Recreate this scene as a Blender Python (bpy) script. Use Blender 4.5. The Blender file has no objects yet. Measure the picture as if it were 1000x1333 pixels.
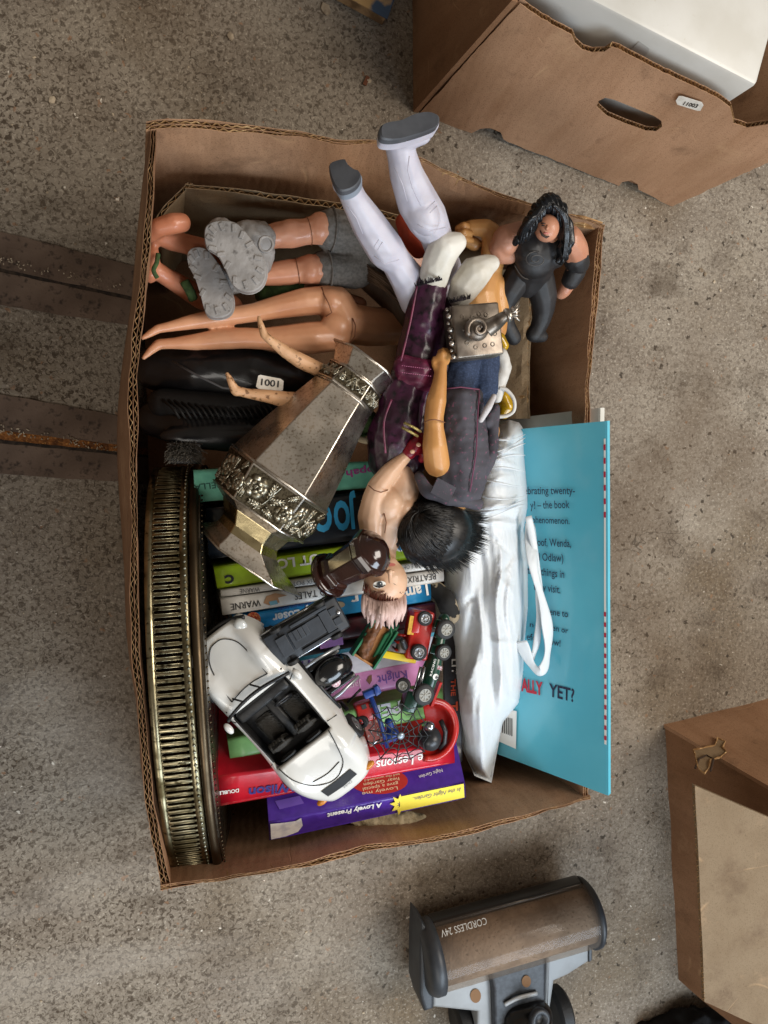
import bpy, bmesh, math, random
from mathutils import Vector, Matrix, Quaternion, noise
from mathutils.geometry import delaunay_2d_cdt
random.seed(7)
V = Vector
PI = math.pi
sc = bpy.context.scene
COL = sc.collection

# ------------------------------------------------------------------ camera
H = 0.85
F = 1000.0
NADIR = (220.0, 605.0)
_d = V((NADIR[0]-500, 666.5-NADIR[1], -F)).normalized()
Q = _d.rotation_difference(V((0, 0, -1)))
EYE = V((0, 0, H))
cam_d = bpy.data.cameras.new('camera')
cam = bpy.data.objects.new('camera', cam_d)
COL.objects.link(cam)
cam.location = EYE
cam.rotation_euler = Q.to_euler()
cam_d.sensor_fit = 'VERTICAL'
cam_d.sensor_height = 36.0
cam_d.lens = 36.0*F/1333.0
cam_d.clip_start = 0.01
cam_d.clip_end = 50
sc.camera = cam

# ------------------------------------------------------------------ light
w = bpy.data.worlds.new('World')
sc.world = w
w.use_nodes = True
bgn = w.node_tree.nodes['Background']
bgn.inputs[0].default_value = (1.0, 0.86, 0.70, 1)
bgn.inputs[1].default_value = 0.18

def area(name, loc, target, size, size_y, power, col):
    l = bpy.data.lights.new(name, 'AREA')
    l.shape = 'RECTANGLE'; l.size = size; l.size_y = size_y
    l.energy = power; l.color = col
    o = bpy.data.objects.new(name, l); COL.objects.link(o)
    o.location = loc
    o.rotation_euler = (V(target)-V(loc)).to_track_quat('-Z', 'Y').to_euler()
    return o
area('doorway_daylight', (0.95, -1.45, 1.4), (0.2, -0.1, 0.1), 1.4, 0.9, 35, (0.74, 0.87, 1.0))
area('side_daylight', (1.45, 0.10, 1.7), (0.3, 0.0, 0.1), 0.95, 0.95, 31, (1.0, 0.92, 0.82))
area('left_soft_fill', (-0.7, -1.5, 1.7), (0.4, -0.1, 0.1), 0.9, 0.9, 12, (1.0, 0.95, 0.88))  # added soft fill lamp at lower left, with no real window behind it

sc.view_settings.view_transform = 'Standard'
sc.view_settings.look = 'None'
sc.view_settings.exposure = 0.10
sc.view_settings.gamma = 1.0

# ------------------------------------------------------------------ helpers
def P(px, py, z):
    d = Q @ V((px-500.0, 666.5-py, -F))
    t = (z-H)/d.z
    return EYE + d*t
def S(px, py, z):
    d = Q @ V((px-500.0, 666.5-py, -F))
    return (z-H)/d.z
def hit(px, py, p, n):
    d = Q @ V((px-500.0, 666.5-py, -F))
    return EYE + d*((p-EYE).dot(n)/d.dot(n))
def lin(c):
    return c/12.92 if c <= 0.04045 else ((c+0.055)/1.055)**2.4
def hx(s):
    s = s.lstrip('#')
    return tuple(lin(int(s[i:i+2], 16)/255.0) for i in (0, 2, 4))

MATS = {}
def M(name, col, rough=0.5, metal=0.0, col2=None, scale=60.0, lo=0.4, hi=0.62, bump=0.0, bscale=300.0,
      sss=0.0, trans=0.0, coat=0.0, spec=0.5, col3=None, scale3=400.0, lo3=0.6, hi3=0.66, rvar=0.0, stretch=None,
      ior=1.45, alpha=1.0, bdist=0.001, sheen=0.0, detail=6.0):
    if name in MATS: return MATS[name]
    m = bpy.data.materials.new(name); m.use_nodes = True
    nt = m.node_tree; N = nt.nodes; L = nt.links
    b = N['Principled BSDF']
    c = hx(col) if isinstance(col, str) else col
    b.inputs['Base Color'].default_value = (*c, 1)
    b.inputs['Roughness'].default_value = rough
    b.inputs['Metallic'].default_value = metal
    b.inputs['Specular IOR Level'].default_value = spec
    b.inputs['IOR'].default_value = ior
    if sss:
        b.inputs['Subsurface Weight'].default_value = sss
        b.inputs['Subsurface Radius'].default_value = (0.006, 0.003, 0.002)
        b.inputs['Subsurface Scale'].default_value = 0.5
    if trans: b.inputs['Transmission Weight'].default_value = trans
    if coat:
        b.inputs['Coat Weight'].default_value = coat
        b.inputs['Coat Roughness'].default_value = 0.08
    if sheen: b.inputs['Sheen Weight'].default_value = sheen
    if alpha < 1: b.inputs['Alpha'].default_value = alpha
    tc = N.new('ShaderNodeTexCoord')
    src = tc.outputs['Object']
    if stretch:
        mp = N.new('ShaderNodeMapping'); mp.inputs['Scale'].default_value = stretch
        L.new(src, mp.inputs[0]); src = mp.outputs[0]
    def ns(s, det=detail, dist=0.0):
        n = N.new('ShaderNodeTexNoise'); n.inputs['Scale'].default_value = s
        n.inputs['Detail'].default_value = det; n.inputs['Distortion'].default_value = dist
        L.new(src, n.inputs['Vector']); return n
    def ramp(inp, a, bb):
        r = N.new('ShaderNodeMapRange'); r.inputs['From Min'].default_value = a; r.inputs['From Max'].default_value = bb
        L.new(inp, r.inputs['Value']); return r.outputs[0]
    cur = None
    if col2 is not None:
        n = ns(scale)
        mx = N.new('ShaderNodeMix'); mx.data_type = 'RGBA'
        mx.inputs['A'].default_value = (*c, 1)
        c2 = hx(col2) if isinstance(col2, str) else col2
        mx.inputs['B'].default_value = (*c2, 1)
        f = ramp(n.outputs['Fac'], lo, hi)
        L.new(f, mx.inputs['Factor']); cur = mx.outputs['Result']
        if rvar:
            rr = N.new('ShaderNodeMapRange'); rr.inputs['To Min'].default_value = rough; rr.inputs['To Max'].default_value = rough+rvar
            L.new(f, rr.inputs['Value']); L.new(rr.outputs[0], b.inputs['Roughness'])
    if col3 is not None:
        n3 = ns(scale3, 3.0)
        mx3 = N.new('ShaderNodeMix'); mx3.data_type = 'RGBA'
        if cur is not None: L.new(cur, mx3.inputs['A'])
        else: mx3.inputs['A'].default_value = (*c, 1)
        c3 = hx(col3) if isinstance(col3, str) else col3
        mx3.inputs['B'].default_value = (*c3, 1)
        L.new(ramp(n3.outputs['Fac'], lo3, hi3), mx3.inputs['Factor']); cur = mx3.outputs['Result']
    if cur is not None: L.new(cur, b.inputs['Base Color'])
    if bump:
        nb = ns(bscale, 4.0)
        bp = N.new('ShaderNodeBump'); bp.inputs['Strength'].default_value = bump; bp.inputs['Distance'].default_value = bdist
        L.new(nb.outputs['Fac'], bp.inputs['Height']); L.new(bp.outputs[0], b.inputs['Normal'])
    MATS[name] = m
    return m

ORG = {}
PEND = []   # linked to the collection at the end
def thing(name, label, cat, loc, group=None, kind=None):
    o = bpy.data.objects.new(name, None); PEND.append(o)
    o.empty_display_size = 0.01
    o.location = loc
    o['label'] = label; o['category'] = cat
    if group: o['group'] = group
    if kind: o['kind'] = kind
    ORG[o.name] = V(loc)
    return o
def tag(o, label, cat, group=None):
    o['label'] = label; o['category'] = cat
    if group: o['group'] = group
    return o
def root_org(p):
    while p.parent: p = p.parent
    return ORG.get(p.name, V((0, 0, 0)))
def obj(name, me, mat, parent=None, smooth=False, label=None):
    if isinstance(me, bmesh.types.BMesh):
        bm = me; me = bpy.data.meshes.new(name); bmesh.ops.recalc_face_normals(bm, faces=bm.faces); bm.to_mesh(me); bm.free()
    o = bpy.data.objects.new(name, me); PEND.append(o)
    for m in (mat if isinstance(mat, (list, tuple)) else [mat]): me.materials.append(m)
    if parent is not None:
        og = root_org(parent)
        me.transform(Matrix.Translation(-og))
        o.parent = parent
    else:
        c = V((0, 0, 0))
        if len(me.vertices):
            xs = [v.co for v in me.vertices]
            c = V((sum(v.x for v in xs)/len(xs), sum(v.y for v in xs)/len(xs), min(v.z for v in xs)))
        me.transform(Matrix.Translation(-c)); o.location = c
        ORG[o.name] = c
    if smooth:
        me.polygons.foreach_set('use_smooth', [True]*len(me.polygons))
    if label: o['label'] = label
    return o
def sharp(o, ang=35):
    o.data.set_sharp_from_angle(angle=math.radians(ang)); return o

def pydata(verts, faces, name='m'):
    me = bpy.data.meshes.new(name); me.from_pydata([tuple(v) for v in verts], [], faces); me.update(); return me

def add_box(bm, c, ax, ay, az, bev=0.0):
    """box centred at c with half-axis vectors"""
    c = V(c); vs = []
    for sx in (-1, 1):
        for sy in (-1, 1):
            for sz in (-1, 1):
                vs.append(bm.verts.new(c+ax*sx+ay*sy+az*sz))
    idx = [(0, 1, 3, 2), (4, 6, 7, 5), (0, 4, 5, 1), (2, 3, 7, 6), (0, 2, 6, 4), (1, 5, 7, 3)]
    fs = [bm.faces.new([vs[i] for i in f]) for f in idx]
    if bev:
        es = list({e for f in fs for e in f.edges})
        bmesh.ops.bevel(bm, geom=es, offset=bev, segments=2, affect='EDGES', profile=0.5)
    return bm
def boxm(c, ax, ay, az, bev=0.0):
    bm = bmesh.new(); add_box(bm, c, ax, ay, az, bev); return bm
def frame(a):
    a = a.normalized()
    u = V((0, 0, 1)) if abs(a.z) < 0.9 else V((1, 0, 0))
    p = a.cross(u).normalized()
    return a, p, p.cross(a).normalized()
def add_lathe(bm, c, axis, prof, n=24, up=None, phase=0.0, cap=True):
    """prof: list of (along, radius) measured from c along axis"""
    a, p, u = frame(axis)
    if up is not None:
        u = (V(up)-a*V(up).dot(a)).normalized(); p = a.cross(u).normalized()
    rings = []
    for t, r in prof:
        if r <= 1e-6: rings.append([bm.verts.new(c+a*t)])
        else: rings.append([bm.verts.new(c+a*t+(p*math.cos(phase+2*PI*i/n)+u*math.sin(phase+2*PI*i/n))*r) for i in range(n)])
    for r0, r1 in zip(rings[:-1], rings[1:]):
        for i in range(n):
            j = (i+1) % n
            if len(r0) == 1 and len(r1) == 1: continue
            if len(r0) == 1: bm.faces.new([r0[0], r1[i], r1[j]])
            elif len(r1) == 1: bm.faces.new([r0[i], r0[j], r1[0]])
            else: bm.faces.new([r0[i], r0[j], r1[j], r1[i]])
    if cap:
        if len(rings[0]) > 1: bm.faces.new(rings[0][::-1])
        if len(rings[-1]) > 1: bm.faces.new(rings[-1])
    return bm
def lathe(c, axis, prof, n=24, **k):
    bm = bmesh.new(); add_lathe(bm, V(c), V(axis), prof, n, **k); return bm
def add_tube(bm, pts, rad, n=8, flat=1.0, closed=False):
    pts = [V(p) for p in pts]; k = len(pts)
    rads = rad if isinstance(rad, (list, tuple)) else [rad]*k
    rings = []; pu = None
    for i, p in enumerate(pts):
        if closed: t = pts[(i+1) % k]-pts[i-1]
        else: t = pts[min(i+1, k-1)]-pts[max(i-1, 0)]
        a, s, u = frame(t)
        if pu is not None:
            u2 = pu-a*pu.dot(a)
            if u2.length > 1e-6: u = u2.normalized(); s = a.cross(u)
        pu = u
        rings.append([bm.verts.new(p+(s*math.cos(2*PI*j/n)+u*math.sin(2*PI*j/n)*flat)*rads[i]) for j in range(n)])
    seq = list(zip(rings[:-1], rings[1:]))
    if closed: seq.append((rings[-1], rings[0]))
    for r0, r1 in seq:
        for j in range(n):
            bm.faces.new([r0[j], r0[(j+1) % n], r1[(j+1) % n], r1[j]])
    if not closed:
        bm.faces.new(rings[0][::-1]); bm.faces.new(rings[-1])
    return bm
def tube(pts, rad, n=8, flat=1.0, closed=False):
    bm = bmesh.new(); add_tube(bm, pts, rad, n, flat, closed); return bm
def add_ball(bm, c, r, sub=2, rot=None):
    r = V((r, r, r)) if not hasattr(r, '__len__') else V(r)
    m = Matrix.Translation(V(c)) @ (rot.to_4x4() if rot is not None else Matrix.Identity(4)) @ Matrix.Diagonal((*r, 1))
    return bmesh.ops.create_icosphere(bm, subdivisions=sub, radius=1.0, matrix=m)['verts']
def rotz(a): return Matrix.Rotation(math.radians(a), 3, 'Z')

def smoothpath(pts, n=8):
    """Catmull-Rom through points"""
    pts = [V(p) for p in pts]; out = []
    for i in range(len(pts)-1):
        p0 = pts[max(i-1, 0)]; p1 = pts[i]; p2 = pts[i+1]; p3 = pts[min(i+2, len(pts)-1)]
        for k in range(n):
            t = k/n
            out.append(0.5*((2*p1)+(p2-p0)*t+(2*p0-5*p1+4*p2-p3)*t*t+(3*p1-p0-3*p2+p3)*t**3))
    out.append(pts[-1]); return out

DG = None
def evalmesh(o):
    dg = bpy.context.evaluated_depsgraph_get(); dg.update()
    return bpy.data.meshes.new_from_object(o.evaluated_get(dg))
def blobmesh(chains, ells=(), vox=0.0013, smooth=4, fn=None):
    """continuous skin round chains of (px,py,z,rpx) joints and ellipsoids (px,py,z,(rx,ry,rz px),angle)"""
    me = bpy.data.meshes.new('tmp'); bm = bmesh.new()
    for ch in chains:
        J = [(P(a, b, z), r*S(a, b, z)) for a, b, z, r in ch]
        segs = list(zip(J[:-1], J[1:])) if len(J) > 1 else [(J[0], J[0])]
        for (p0, r0), (p1, r1) in segs:
            b2 = bmesh.new(); add_ball(b2, p0, r0, 2)
            if (p1-p0).length > 1e-7: add_ball(b2, p1, r1, 2)
            res = bmesh.ops.convex_hull(b2, input=b2.verts)
            dead = [g for g in res['geom_interior'] if isinstance(g, bmesh.types.BMVert)]
            bmesh.ops.delete(b2, geom=dead, context='VERTS')
            bmesh.ops.recalc_face_normals(b2, faces=b2.faces)
            t = bpy.data.meshes.new('t'); b2.to_mesh(t); b2.free(); bm.from_mesh(t); bpy.data.meshes.remove(t)
    for e in ells:
        px, py, z, r = e[:4]; ang = e[4] if len(e) > 4 else 0
        s = S(px, py, z)
        rot = Matrix.Rotation(math.radians(ang), 3, 'Z')
        if len(e) > 5: rot = rot @ Matrix.Rotation(math.radians(e[5]), 3, 'Y')
        if len(e) > 6: rot = rot @ Matrix.Rotation(math.radians(e[6]), 3, 'X')
        add_ball(bm, P(px, py, z), [q*s for q in r], 3, rot)
    bm.to_mesh(me); bm.free()
    o = bpy.data.objects.new('tmp', me); COL.objects.link(o)
    md = o.modifiers.new('r', 'REMESH'); md.mode = 'VOXEL'; md.voxel_size = vox; md.use_smooth_shade = True
    if smooth:
        sm = o.modifiers.new('s', 'SMOOTH'); sm.factor = 0.5; sm.iterations = smooth
    out = evalmesh(o)
    bpy.data.objects.remove(o); bpy.data.meshes.remove(me)
    if fn:
        cs = [v.co.copy() for v in out.vertices]; nsv = [v.normal.copy() for v in out.vertices]
        flat_ = []
        for c_, n_ in zip(cs, nsv): flat_ += list(fn(c_, n_))
        out.vertices.foreach_set('co', flat_); out.update()
    return out
def blob(name, chains, mat, parent, ells=(), vox=0.0013, smooth=4, fn=None, label=None):
    return obj(name, blobmesh(chains, ells, vox, smooth, fn), mat, parent, True, label)

def textmesh(s, p0, xd, yd, n, width, height, bold=0.0, lift=0.0006, fit=True, shear=0.0):
    cu = bpy.data.curves.new('t', 'FONT'); cu.body = s; cu.size = 1.0; cu.resolution_u = 3; cu.offset = bold; cu.shear = shear
    o = bpy.data.objects.new('t', cu); COL.objects.link(o)
    me = evalmesh(o); bpy.data.objects.remove(o); bpy.data.curves.remove(cu)
    if not len(me.vertices): return me
    xs = [v.co.x for v in me.vertices]
    x0, x1 = min(xs), max(xs)
    sx = width/max(x1-x0, 1e-6)
    for v in me.vertices:
        v.co = p0+xd*((v.co.x-x0)*sx)+yd*(v.co.y/0.69*height)+n*lift
    return me
def text_px(s, a, b, hpx, p, n, mat, parent, name='lettering', bold=0.0, lift=0.0006, shear=0.0, flip=False):
    """lettering whose baseline runs from pixel a to pixel b on the plane (p, n)"""
    A = hit(a[0], a[1], p, n); B = hit(b[0], b[1], p, n)
    d = B-A; k = d.length/max(math.hypot(b[0]-a[0], b[1]-a[1]), 1e-6)
    xd = d.normalized(); yd = n.cross(xd).normalized()
    me = textmesh(s, A, xd, yd, n, d.length, hpx*k, bold, lift, shear=shear)
    return obj(name, me, mat, parent)
def poly_px(pts, p, n, mat, parent, name='print', lift=0.0005):
    vs = [hit(a, b, p, n)+n*lift for a, b in pts]
    return obj(name, pydata(vs, [list(range(len(vs)))]), mat, parent)
def disc_px(c, r, p, n, k=20, ry=None):
    return [(c[0]+r*math.cos(2*PI*i/k), c[1]+(ry or r)*math.sin(2*PI*i/k)) for i in range(k)]

def inpoly(x, y, poly):
    r = False; j = len(poly)-1
    for i in range(len(poly)):
        xi, yi = poly[i]; xj, yj = poly[j]
        if (yi > y) != (yj > y) and x < (xj-xi)*(y-yi)/(yj-yi)+xi: r = not r
        j = i
    return r
def cdt(outline, holes=(), step=None, margin=0.0):
    pts = []; edges = []
    for loop in [outline]+list(holes):
        b = len(pts); pts += [V((x, y)) for x, y in loop]
        edges += [(b+i, b+(i+1) % len(loop)) for i in range(len(loop))]
    if step:
        xs = [p[0] for p in outline]; ys = [p[1] for p in outline]
        y = min(ys)+step*0.5; row = 0
        while y < max(ys):
            x = min(xs)+step*(0.5 if row % 2 else 0.25)
            while x < max(xs):
                if inpoly(x, y, outline) and not any(inpoly(x, y, h) for h in holes):
                    pts.append(V((x, y)))
                x += step
            y += step; row += 1
    r = delaunay_2d_cdt(pts, edges, [], 0, 1e-7)
    v2 = [(v.x, v.y) for v in r[0]]
    tris = []
    for f in r[2]:
        cx = sum(v2[i][0] for i in f)/len(f); cy = sum(v2[i][1] for i in f)/len(f)
        if inpoly(cx, cy, outline) and not any(inpoly(cx, cy, h) for h in holes): tris.append(list(f))
    return v2, tris
def thick_plate(v2, tris, fn, t):
    """fn(x,y,off) -> world; closed plate of thickness t"""
    n = len(v2)
    vs = [fn(x, y, 0.0) for x, y in v2]+[fn(x, y, t) for x, y in v2]
    fs = [list(f) for f in tris]+[[i+n for i in reversed(f)] for f in tris]
    cnt = {}
    for f in tris:
        for i in range(len(f)):
            e = (f[i], f[(i+1) % len(f)]); cnt[e] = 1
    for (a, b) in list(cnt):
        if (b, a) not in cnt: fs.append([b, a, a+n, b+n])
    return vs, fs

# ------------------------------------------------------------------ materials
def floor_mat():
    m = bpy.data.materials.new('worn_concrete'); m.use_nodes = True
    nt = m.node_tree; N = nt.nodes; L = nt.links; b = N['Principled BSDF']
    tc = N.new('ShaderNodeTexCoord'); src = tc.outputs['Object']
    def ns(s, det=5, dist=0.0, rough=0.6):
        n = N.new('ShaderNodeTexNoise'); n.inputs['Scale'].default_value = s; n.inputs['Detail'].default_value = det
        n.inputs['Roughness'].default_value = rough; n.inputs['Distortion'].default_value = dist
        L.new(src, n.inputs['Vector']); return n.outputs['Fac']
    def rng(i, a, bb, c=0.0, d=1.0):
        r = N.new('ShaderNodeMapRange'); r.inputs[1].default_value = a; r.inputs[2].default_value = bb
        r.inputs[3].default_value = c; r.inputs[4].default_value = d; L.new(i, r.inputs[0]); return r.outputs[0]
    def mix(a, bcol, f):
        x = N.new('ShaderNodeMix'); x.data_type = 'RGBA'
        if isinstance(a, tuple): x.inputs['A'].default_value = (*a, 1)
        else: L.new(a, x.inputs['A'])
        x.inputs['B'].default_value = (*bcol, 1); L.new(f, x.inputs['Factor']); return x.outputs['Result']
    def mul(a, c):
        x = N.new('ShaderNodeMath'); x.operation = 'MULTIPLY'; L.new(a, x.inputs[0])
        if isinstance(c, float): x.inputs[1].default_value = c
        else: L.new(c, x.inputs[1])
        return x.outputs[0]
    c = mix(hx('807568'), hx('948a7c'), rng(ns(9, 4), 0.4, 0.65))
    c = mix(c, hx('6f614f'), rng(ns(4.0, 5), 0.5, 0.7))
    c = mix(c, hx('bdb3a3'), mul(rng(ns(300, 3), 0.55, 0.68), 0.5))
    spx0 = N.new('ShaderNodeSeparateXYZ'); L.new(src, spx0.inputs[0])
    grit = mul(rng(spx0.outputs[0], -0.05, 0.35, 0.95, 0.6), rng(ns(7, 4), 0.35, 0.6, 0.6, 1.0))
    c = mix(c, hx('473c31'), mul(rng(ns(210, 6, 0.8, 0.7), 0.50, 0.57), grit))
    # embedded aggregate: dark stones, clearer where the skin of the slab has worn off
    vo = N.new('ShaderNodeTexVoronoi'); vo.inputs['Scale'].default_value = 105; vo.inputs['Randomness'].default_value = 1.0
    wob = N.new('ShaderNodeMix'); wob.data_type = 'RGBA'; wob.inputs['Factor'].default_value = 0.012
    nn = N.new('ShaderNodeTexNoise'); nn.inputs['Scale'].default_value = 160; L.new(src, nn.inputs['Vector'])
    L.new(src, wob.inputs['A']); L.new(nn.outputs['Color'], wob.inputs['B'])
    L.new(wob.outputs['Result'], vo.inputs['Vector'])
    sep = N.new('ShaderNodeSeparateColor'); L.new(vo.outputs['Color'], sep.inputs[0])
    sel = rng(sep.outputs[0], 0.80, 0.82)
    size = rng(vo.outputs['Distance'], 0.20, 0.30, 1.0, 0.0)
    stone = mul(sel, size)
    spx = N.new('ShaderNodeSeparateXYZ'); L.new(src, spx.inputs[0])
    worn = rng(spx.outputs[0], -0.05, 0.28, 0.1, 0.95)
    c = mix(c, hx('40382f'), mul(stone, worn))
    vo2 = N.new('ShaderNodeTexVoronoi'); vo2.inputs['Scale'].default_value = 120; L.new(wob.outputs['Result'], vo2.inputs['Vector'])
    sep2 = N.new('ShaderNodeSeparateColor'); L.new(vo2.outputs['Color'], sep2.inputs[0])
    st2 = mul(rng(sep2.outputs[1], 0.90, 0.92), rng(vo2.outputs['Distance'], 0.2, 0.27, 1.0, 0.0))
    c = mix(c, hx('8c6a50'), mul(st2, 0.7))
    st3 = mul(rng(sep2.outputs[2], 0.955, 0.965), rng(vo2.outputs['Distance'], 0.14, 0.2, 1.0, 0.0))
    c = mix(c, hx('e0d8ca'), mul(st3, 0.85))
    c = mix(c, hx('463a2e'), mul(rng(ns(14, 6), 0.55, 0.72), 0.6))
    c = mix(c, hx('5a4836'), mul(rng(ns(2.6, 6, 0.8), 0.52, 0.68), 0.4))
    mp = N.new('ShaderNodeMapping'); mp.inputs['Scale'].default_value = (5, 16, 1); mp.inputs['Rotation'].default_value = (0, 0, 0.3); L.new(src, mp.inputs[0])
    sn = N.new('ShaderNodeTexNoise'); sn.inputs['Scale'].default_value = 1.0; sn.inputs['Detail'].default_value = 6; L.new(mp.outputs[0], sn.inputs['Vector'])
    low_left = mul(rng(spx.outputs[1], -0.05, -0.25), rng(spx.outputs[0], 0.35, -0.05))
    c = mix(c, hx('b9b2a8'), mul(mul(rng(sn.outputs['Fac'], 0.45, 0.75), 0.32), low_left))
    cr = N.new('ShaderNodeTexNoise'); cr.inputs['Scale'].default_value = 3.2; cr.inputs['Detail'].default_value = 5; cr.inputs['Distortion'].default_value = 0.4; L.new(src, cr.inputs['Vector'])
    s_ = N.new('ShaderNodeMath'); s_.operation = 'SUBTRACT'; L.new(cr.outputs['Fac'], s_.inputs[0]); s_.inputs[1].default_value = 0.5
    a_ = N.new('ShaderNodeMath'); a_.operation = 'ABSOLUTE'; L.new(s_.outputs[0], a_.inputs[0])
    c = mix(c, hx('33291f'), mul(mul(rng(a_.outputs[0], 0.0, 0.0016, 1.0, 0.0), rng(ns(5, 2), 0.52, 0.6)), 0.7))
    L.new(c, b.inputs['Base Color'])
    b.inputs['Roughness'].default_value = 0.92; b.inputs['Specular IOR Level'].default_value = 0.25
    hgt = N.new('ShaderNodeMath'); hgt.operation = 'ADD'
    L.new(ns(260, 4, 0.4), hgt.inputs[0]); L.new(mul(ns(90, 4), 0.8), hgt.inputs[1])
    bp = N.new('ShaderNodeBump'); bp.inputs['Strength'].default_value = 0.7; bp.inputs['Distance'].default_value = 0.003
    L.new(hgt.outputs[0], bp.inputs['Height']); L.new(bp.outputs[0], b.inputs['Normal'])
    return m

def card_mat(name, c1, c2, c3, crease=0.5):
    m = M(name, c1, 0.82, col2=c2, scale=9, lo=0.35, hi=0.7, col3=c3, scale3=900, lo3=0.52, hi3=0.75, bump=0.12, bscale=60, spec=0.25, bdist=0.003)
    nt = m.node_tree; N = nt.nodes; L = nt.links; b = N['Principled BSDF']
    # faint flute lines and stains
    old = b.inputs['Base Color'].links[0].from_socket
    tc = N.new('ShaderNodeTexCoord')
    mp = N.new('ShaderNodeMapping'); mp.inputs['Scale'].default_value = (1, 1, 0.15); L.new(tc.outputs['Object'], mp.inputs[0])
    n = N.new('ShaderNodeTexNoise'); n.inputs['Scale'].default_value = 45; n.inputs['Detail'].default_value = 5; L.new(mp.outputs[0], n.inputs['Vector'])
    r = N.new('ShaderNodeMapRange'); r.inputs[1].default_value = 0.45; r.inputs[2].default_value = 0.75; r.inputs[4].default_value = crease
    L.new(n.outputs['Fac'], r.inputs[0])
    x = N.new('ShaderNodeMix'); x.data_type = 'RGBA'; x.blend_type = 'MULTIPLY'
    L.new(r.outputs[0], x.inputs['Factor']); L.new(old, x.inputs['A']); x.inputs['B'].default_value = (0.62, 0.52, 0.42, 1)
    # creases: thin paler lines where the paper has been bent, and scuffed patches
    n2 = N.new('ShaderNodeTexNoise'); n2.inputs['Scale'].default_value = 9; n2.inputs['Detail'].default_value = 0; n2.inputs['Distortion'].default_value = 0.0
    L.new(tc.outputs['Object'], n2.inputs['Vector'])
    sb_ = N.new('ShaderNodeMath'); sb_.operation = 'SUBTRACT'; L.new(n2.outputs['Fac'], sb_.inputs[0]); sb_.inputs[1].default_value = 0.5
    ab = N.new('ShaderNodeMath'); ab.operation = 'ABSOLUTE'; L.new(sb_.outputs[0], ab.inputs[0])
    rl_ = N.new('ShaderNodeMapRange'); rl_.inputs[1].default_value = 0.0; rl_.inputs[2].default_value = 0.004; rl_.inputs[3].default_value = 0.3; rl_.inputs[4].default_value = 0.0
    L.new(ab.outputs[0], rl_.inputs[0])
    brk = N.new('ShaderNodeTexNoise'); brk.inputs['Scale'].default_value = 30; L.new(tc.outputs['Object'], brk.inputs['Vector'])
    rb_ = N.new('ShaderNodeMapRange'); rb_.inputs[1].default_value = 0.48; rb_.inputs[2].default_value = 0.6; L.new(brk.outputs['Fac'], rb_.inputs[0])
    mu = N.new('ShaderNodeMath'); mu.operation = 'MULTIPLY'; L.new(rl_.outputs[0], mu.inputs[0]); L.new(rb_.outputs[0], mu.inputs[1])
    y = N.new('ShaderNodeMix'); y.data_type = 'RGBA'; L.new(mu.outputs[0], y.inputs['Factor']); L.new(x.outputs['Result'], y.inputs['A']); y.inputs['B'].default_value = (*hx('c3a078'), 1)
    L.new(y.outputs['Result'], b.inputs['Base Color'])
    bp0 = b.inputs['Normal'].links[0].from_node
    bp2 = N.new('ShaderNodeBump'); bp2.inputs['Strength'].default_value = 0.5; bp2.inputs['Distance'].default_value = 0.002; bp2.invert = True
    L.new(mu.outputs[0], bp2.inputs['Height']); L.new(bp0.outputs[0], bp2.inputs['Normal'])
    # the flutes telegraph through the liner as faint ribs
    dt = N.new('ShaderNodeVectorMath'); dt.operation = 'DOT_PRODUCT'; L.new(tc.outputs['Object'], dt.inputs[0]); dt.inputs[1].default_value = (1, 1, 0)
    k1 = N.new('ShaderNodeMath'); k1.operation = 'MULTIPLY'; L.new(dt.outputs['Value'], k1.inputs[0]); k1.inputs[1].default_value = 900.0
    k2 = N.new('ShaderNodeMath'); k2.operation = 'SINE'; L.new(k1.outputs[0], k2.inputs[0])
    bp3 = N.new('ShaderNodeBump'); bp3.inputs['Strength'].default_value = 0.035; bp3.inputs['Distance'].default_value = 0.0012
    L.new(k2.outputs[0], bp3.inputs['Height']); L.new(bp2.outputs[0], bp3.inputs['Normal']); L.new(bp3.outputs[0], b.inputs['Normal'])
    # rubbed pale patches and grubby marks
    wn = N.new('ShaderNodeTexNoise'); wn.inputs['Scale'].default_value = 16; wn.inputs['Detail'].default_value = 8; wn.inputs['Roughness'].default_value = 0.7; L.new(tc.outputs['Object'], wn.inputs['Vector'])
    wr = N.new('ShaderNodeMapRange'); wr.inputs[1].default_value = 0.56; wr.inputs[2].default_value = 0.72; wr.inputs[4].default_value = 0.35; L.new(wn.outputs['Fac'], wr.inputs[0])
    wx = N.new('ShaderNodeMix'); wx.data_type = 'RGBA'; L.new(wr.outputs[0], wx.inputs['Factor']); L.new(y.outputs['Result'], wx.inputs['A']); wx.inputs['B'].default_value = (*hx('bf9c78'), 1)
    gr_ = N.new('ShaderNodeMapRange'); gr_.inputs[1].default_value = 0.44; gr_.inputs[2].default_value = 0.30; gr_.inputs[4].default_value = 0.45; L.new(wn.outputs['Fac'], gr_.inputs[0])
    gx = N.new('ShaderNodeMix'); gx.data_type = 'RGBA'; L.new(gr_.outputs[0], gx.inputs['Factor']); L.new(wx.outputs['Result'], gx.inputs['A']); gx.inputs['B'].default_value = (*hx('4a3424'), 1)
    L.new(gx.outputs['Result'], b.inputs['Base Color'])
    return m
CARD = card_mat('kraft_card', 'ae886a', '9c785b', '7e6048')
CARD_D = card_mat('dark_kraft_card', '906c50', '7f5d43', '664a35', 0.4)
CARD_L = card_mat('pale_kraft_card', '9c866a', '8f795d', '7a664e', 0.3)
CARD_F = card_mat('grey_tan_card', '7f6d57', '75634d', '64543f', 0.3)
EDGE = M('card_edge', 'b08c62', 0.9, col2='7d5c3a', scale=90, col3='c9a97c', scale3=300, spec=0.15)
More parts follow.
